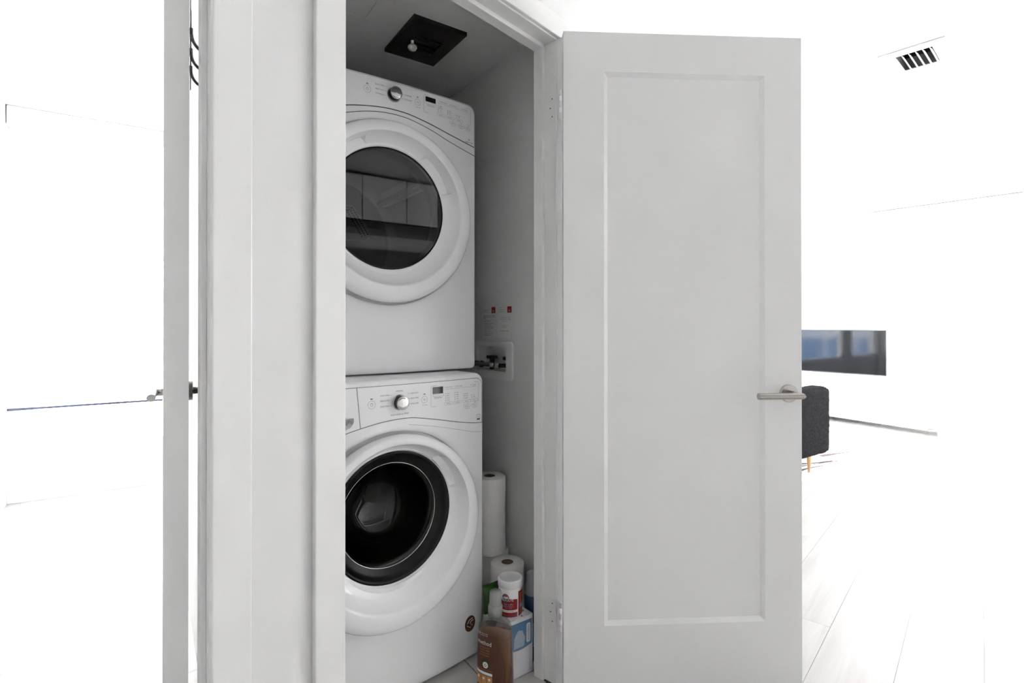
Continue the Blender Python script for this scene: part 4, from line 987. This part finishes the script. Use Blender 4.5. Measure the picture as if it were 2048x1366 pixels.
# low white media console, TV on it
con = empty('media_console', (6.855, 2.55, 0), R(85)); tag(con, 'long low white media console under the television', 'media console')
m = MB(); m.box(-0.66, 0.66, -0.22, 0.22, 0.075, 0.45, 'console_white'); m.build('body', parent=con, bevel=0.003)
for k in range(3): MB().box(-0.655 + k * 0.4375, -0.655 + k * 0.4375 + 0.433, 0.22, 0.236, 0.08, 0.445, 'console_white').build('drawer_front', parent=con, bevel=0.002)
MB().box(-0.50, 0.60, -0.15, 0.215, 0.045, 0.074, 'console_white').build('plinth', parent=con)
for x in (-0.62, 0.62): MB().box(x - 0.03, x + 0.03, -0.2, 0.215, 0.0, 0.075, 'console_white').build('foot', parent=con, bevel=0.003)
con.rotation_euler.z = R(84.5 + 0)
tv = empty('television', (6.80, 2.985, 0.452), R(92)); tag(tv, 'flat black television reflecting the windows on the media console', 'television')
tw, th_, tz = 0.475, 0.515, 0.105
MB().box(-tw, tw, -0.018, 0.018, tz, tz + th_, 'tv_bezel').build('case', parent=tv, bevel=0.003)
MB().box(-tw + 0.008, tw - 0.008, 0.018, 0.0186, tz + 0.012, tz + th_ - 0.008, 'tv_screen').build('screen', parent=tv)
for x in (-0.36, 0.36):
    f_ = MB(); f_.tube([(x, 0, tz), (x, 0.0, 0.02), (x, 0.08, 0.006)], 0.006, 'aluminium', 10); f_.tube([(x, 0, 0.02), (x, -0.08, 0.006)], 0.006, 'aluminium', 10); f_.build('foot', parent=tv)

# black boucle armchair seen past the door
ch = empty('armchair', (4.02, 2.40, 0)); tag(ch, 'black boucle armchair on tapered wooden legs standing on the hide rug', 'armchair')
def soft_box(name, x0, x1, y0, y1, z0, z1, r, par, lump=0.006, seg=0.022):
    bm = bmesh.new(); bmesh.ops.create_cube(bm, size=1)
    sx, sy, sz = x1 - x0, y1 - y0, z1 - z0
    bmesh.ops.subdivide_edges(bm, edges=bm.edges[:], cuts=int(max(sx, sy, sz) / seg / 1.6), use_grid_fill=True)
    rnd = random.Random(3)
    for v in bm.verts:
        p = Vector((v.co.x * sx, v.co.y * sy, v.co.z * sz))
        q = Vector((max(-sx / 2 + r, min(sx / 2 - r, p.x)), max(-sy / 2 + r, min(sy / 2 - r, p.y)), max(-sz / 2 + r, min(sz / 2 - r, p.z))))
        d = p - q
        if d.length > 1e-6: p = q + d.normalized() * r; p += d.normalized() * rnd.uniform(-lump, lump) * 0.6
        v.co = p + Vector(((x0 + x1) / 2, (y0 + y1) / 2, (z0 + z1) / 2))
    me = bpy.data.meshes.new(name); bm.to_mesh(me); bm.free(); me.materials.append(MATS['boucle'])
    for p in me.polygons: p.use_smooth = True
    o = bpy.data.objects.new(name, me); C.objects.link(o); o.parent = par; return o
soft_box('arm', -0.40, 0.425, -0.38, -0.22, 0.122, 0.645, 0.045, ch)
soft_box('arm', -0.40, 0.425, 0.22, 0.38, 0.122, 0.645, 0.045, ch, seg=0.05)
soft_box('backrest', -0.42, -0.24, -0.25, 0.25, 0.122, 0.76, 0.05, ch, seg=0.05)
soft_box('seat', -0.28, 0.42, -0.225, 0.225, 0.13, 0.42, 0.04, ch, seg=0.05)
for x, y in ((0.145, -0.345), (-0.34, -0.33), (0.22, 0.30), (-0.34, 0.30)):
    m = MB(); m.lathe([(0.0, 0.0075), (0.008, 0.0075), (0.018, 0.135)], 'wood_leg', 20, 'z', (x, y, 0)); m.build('leg', parent=ch)
# hide rug
rg = empty('hide_rug', (4.62, 2.55, 0)); tag(rg, 'white hide rug with dark brown stripes under the armchair', 'rug')
out = []
for k in range(40):
    a = 2 * math.pi * k / 40; rr_ = 1.0 + 0.07 * math.sin(3 * a + 1) + 0.05 * math.sin(7 * a); out.append((1.15 * rr_ * math.cos(a), 0.72 * rr_ * math.sin(a)))
MB().prism(out, 0.0005, 0.006, 'hide_white').build('hide', parent=rg)
def stripe(p0, p1, w0, bend):
    a, b = Vector(p0), Vector(p1); d = b - a; nrm = Vector((-d.y, d.x)).normalized(); up = []; dn = []
    for k in range(9):
        t_ = k / 8; c_ = a + d * t_ + nrm * bend * math.sin(math.pi * t_); w_ = w0 * (1 - t_) ** 0.8 * (1 + 0.25 * math.sin(9 * t_)); up.append(c_ + nrm * w_); dn.append(c_ - nrm * w_)
    P_ = [(q.x, q.y) for q in up + dn[::-1]]
    MB().prism(P_, 0.0058, 0.0070, 'hide_dark').build('stripe', parent=rg)
for wp0, wp1, w0, bd in (((4.9, 2.37), (5.42, 2.42), 0.035, 0.02), ((4.75, 2.25), (5.25, 2.14), 0.05, 0.01), ((4.5, 2.15), (4.98, 2.04), 0.022, 0.01), ((4.2, 2.30), (4.78, 2.06), 0.06, -0.02), ((4.05, 2.12), (4.53, 2.07), 0.035, 0.015), ((4.2, 2.2), (4.55, 2.12), 0.03, 0.0), ((5.2, 2.9), (5.55, 2.95), 0.05, 0.02), ((4.7, 2.9), (4.9, 3.1), 0.06, 0.02)):
    stripe((wp0[0] - 4.62, wp0[1] - 2.55), (wp1[0] - 4.62, wp1[1] - 2.55), w0 * 0.5, bd)

# white shell rocking chair at the edge of view: only a rocker tip shows
rk = empty('rocking_chair', (4.10, 0.35, 0), R(-20)); tag(rk, 'white shell rocking chair on curved wooden rockers', 'rocking chair')
for sx in (-0.2, 0.2):
    m = MB(); m.tube([(sx + 0.0, y, 0.012 + 0.16 * y * y) for y in [-0.33 + 0.66 * k / 16 for k in range(17)]], 0.012, 'wood_leg', 10); m.build('rocker', parent=rk)
    for y in (-0.2, 0.2):
        m = MB(); m.tube([(sx, y, 0.012 + 0.16 * y * y), (sx * 0.55, y * 0.4, 0.36)], 0.006, 'aluminium', 10); m.build('leg', parent=rk)
m = MB(); secs = []
for i, (y, z) in enumerate(((0.24, 0.37), (0.18, 0.385), (0.08, 0.37), (-0.05, 0.355), (-0.15, 0.37), (-0.21, 0.43), (-0.245, 0.53), (-0.27, 0.64), (-0.285, 0.70))):
    row = []
    for k in range(13):
        t_ = -1 + 2 * k / 12; wdt = 0.23 if i < 6 else 0.23 - 0.03 * (i - 5); row.append((wdt * t_, y + (0.05 * t_ * t_ if i > 4 else 0), z + 0.10 * abs(t_) ** 3 * (1 if i < 6 else 0.2)))
    secs.append(row)
v = [p for r_ in secs for p in r_]; fs = [(i * 13 + k, i * 13 + k + 1, (i + 1) * 13 + k + 1, (i + 1) * 13 + k) for i in range(len(secs) - 1) for k in range(12)]
o = m.add(v, fs, 'console_white', True).build('shell', parent=rk); sm = o.modifiers.new('th', 'SOLIDIFY'); sm.thickness = 0.006

# ------------------------------------------------------------------ kitchen behind the camera (seen in the dryer's glass)
kz = 2.07
for i in range(8):
    x = 0.30 + i * 0.42
    cb = empty('wall_cabinet', (x, -1.65, kz)); tag(cb, 'white wall cabinet in the row along the kitchen wall', 'cabinet', 'kitchen wall cabinets')
    MB().box(0.0, 0.418, 0.0, 0.33, 0.0, 0.41, 'cab_dark').build('body', parent=cb)
    d = MB().box(0.004, 0.414, 0.33, 0.349, 0.0, 0.392, 'cab_white').build('door', parent=cb, bevel=0.001)
    MB().box(0.30, 0.38, 0.335, 0.352, -0.008, 0.0, 'cab_dark').build('pull', parent=d)
tag(MB().box(0.30, 3.66, -1.65, -1.33, kz - 0.075, kz - 0.009, 'counter').build('hood_panel'), 'long dark panel under the kitchen wall cabinets', 'panel')
tag(MB().box(0.30, 3.66, -1.649, -1.635, 1.28, 1.86, 'backsplash').build('backsplash'), 'dark backsplash behind the kitchen counter', 'backsplash')
for i in range(6):
    x = 0.30 + i * 0.56
    cb = empty('base_cabinet', (x, -1.65, 0)); tag(cb, 'white base cabinet under the kitchen counter', 'cabinet', 'kitchen base cabinets')
    MB().box(0.0, 0.558, 0.0, 0.58, 0.0, 0.885, 'cab_white').build('body', parent=cb)
    d = MB().box(0.002, 0.556, 0.58, 0.599, 0.10, 0.88, 'cab_white').build('door', parent=cb, bevel=0.001)
    MB().box(0.20, 0.36, 0.599, 0.615, 0.84, 0.85, 'aluminium').build('pull', parent=d)
for i in range(2):  # unseen tall cabinets, added to cut light from the hall's west side
    x = -1.285 + i * 0.78
    cb = empty('added_shade_cabinet', (x, -1.65, 0)); tag(cb, ('unseen tall grey cabinet added to dim the hall end', 'unseen tall grey cabinet added to dim the hall beside the counter')[i], 'cabinet')
    MB().box(0.0, 0.776, 0.0, 0.58, 0.0, 2.42, 'cab_mid').build('body', parent=cb)
    d = MB().box(0.003, 0.773, 0.58, 0.599, 0.09, 2.41, 'cab_mid').build('door', parent=cb, bevel=0.001)
    MB().box(0.70, 0.712, 0.599, 0.62, 0.9, 1.3, 'aluminium').build('pull', parent=d)
tag(MB().box(0.29, 3.67, -1.65, -1.03, 0.886, 0.925, 'counter_white').build('countertop', bevel=0.003), 'pale stone kitchen countertop', 'countertop')

# ------------------------------------------------------------------ buildings across the street
def tower(name, label, loc, rz, W, H, z0, nx, nz, fw=0.6, fh=0.6):
    b_ = empty(name, loc, rz); tag(b_, label, 'building')
    MB().box(-W / 2, W / 2, 0, 6, z0, z0 + H, 'facade').build('facade', parent=b_)
    cw, chh = W / nx, H / nz
    me = MB().box(-cw * fw / 2, cw * fw / 2, -0.08, 0.02, -chh * fh / 2, chh * fh / 2, 'facade_glass').build('window', parent=b_); first = True
    for i in range(nx):
        for j in range(nz):
            o = me if first else me.copy()
            if not first: C.objects.link(o)
            first = False
            o.location = (-W / 2 + (i + 0.5) * cw, 0, z0 + (j + 0.5) * chh)
tower('apartment_tower', 'pale apartment tower with rows of windows outside the bedroom', (-1.5, 34, 0), 0, 26, 42, -24, 12, 12)
tower('glass_tower', 'tall blue glass tower far beyond the north windows', (-62, 26, 0), R(64), 26, 70, -30, 8, 14, 0.9, 0.86)
for o in bpy.data.objects:
    if o.name.startswith('window') and o.parent and o.parent.name == 'glass_tower': o.data.materials[0] = MATS['facade_blue']
tower('office_tower', 'pale office tower with rows of windows outside the living room', (48, -2, 0), R(-90 + 15), 30, 44, -26, 10, 12)
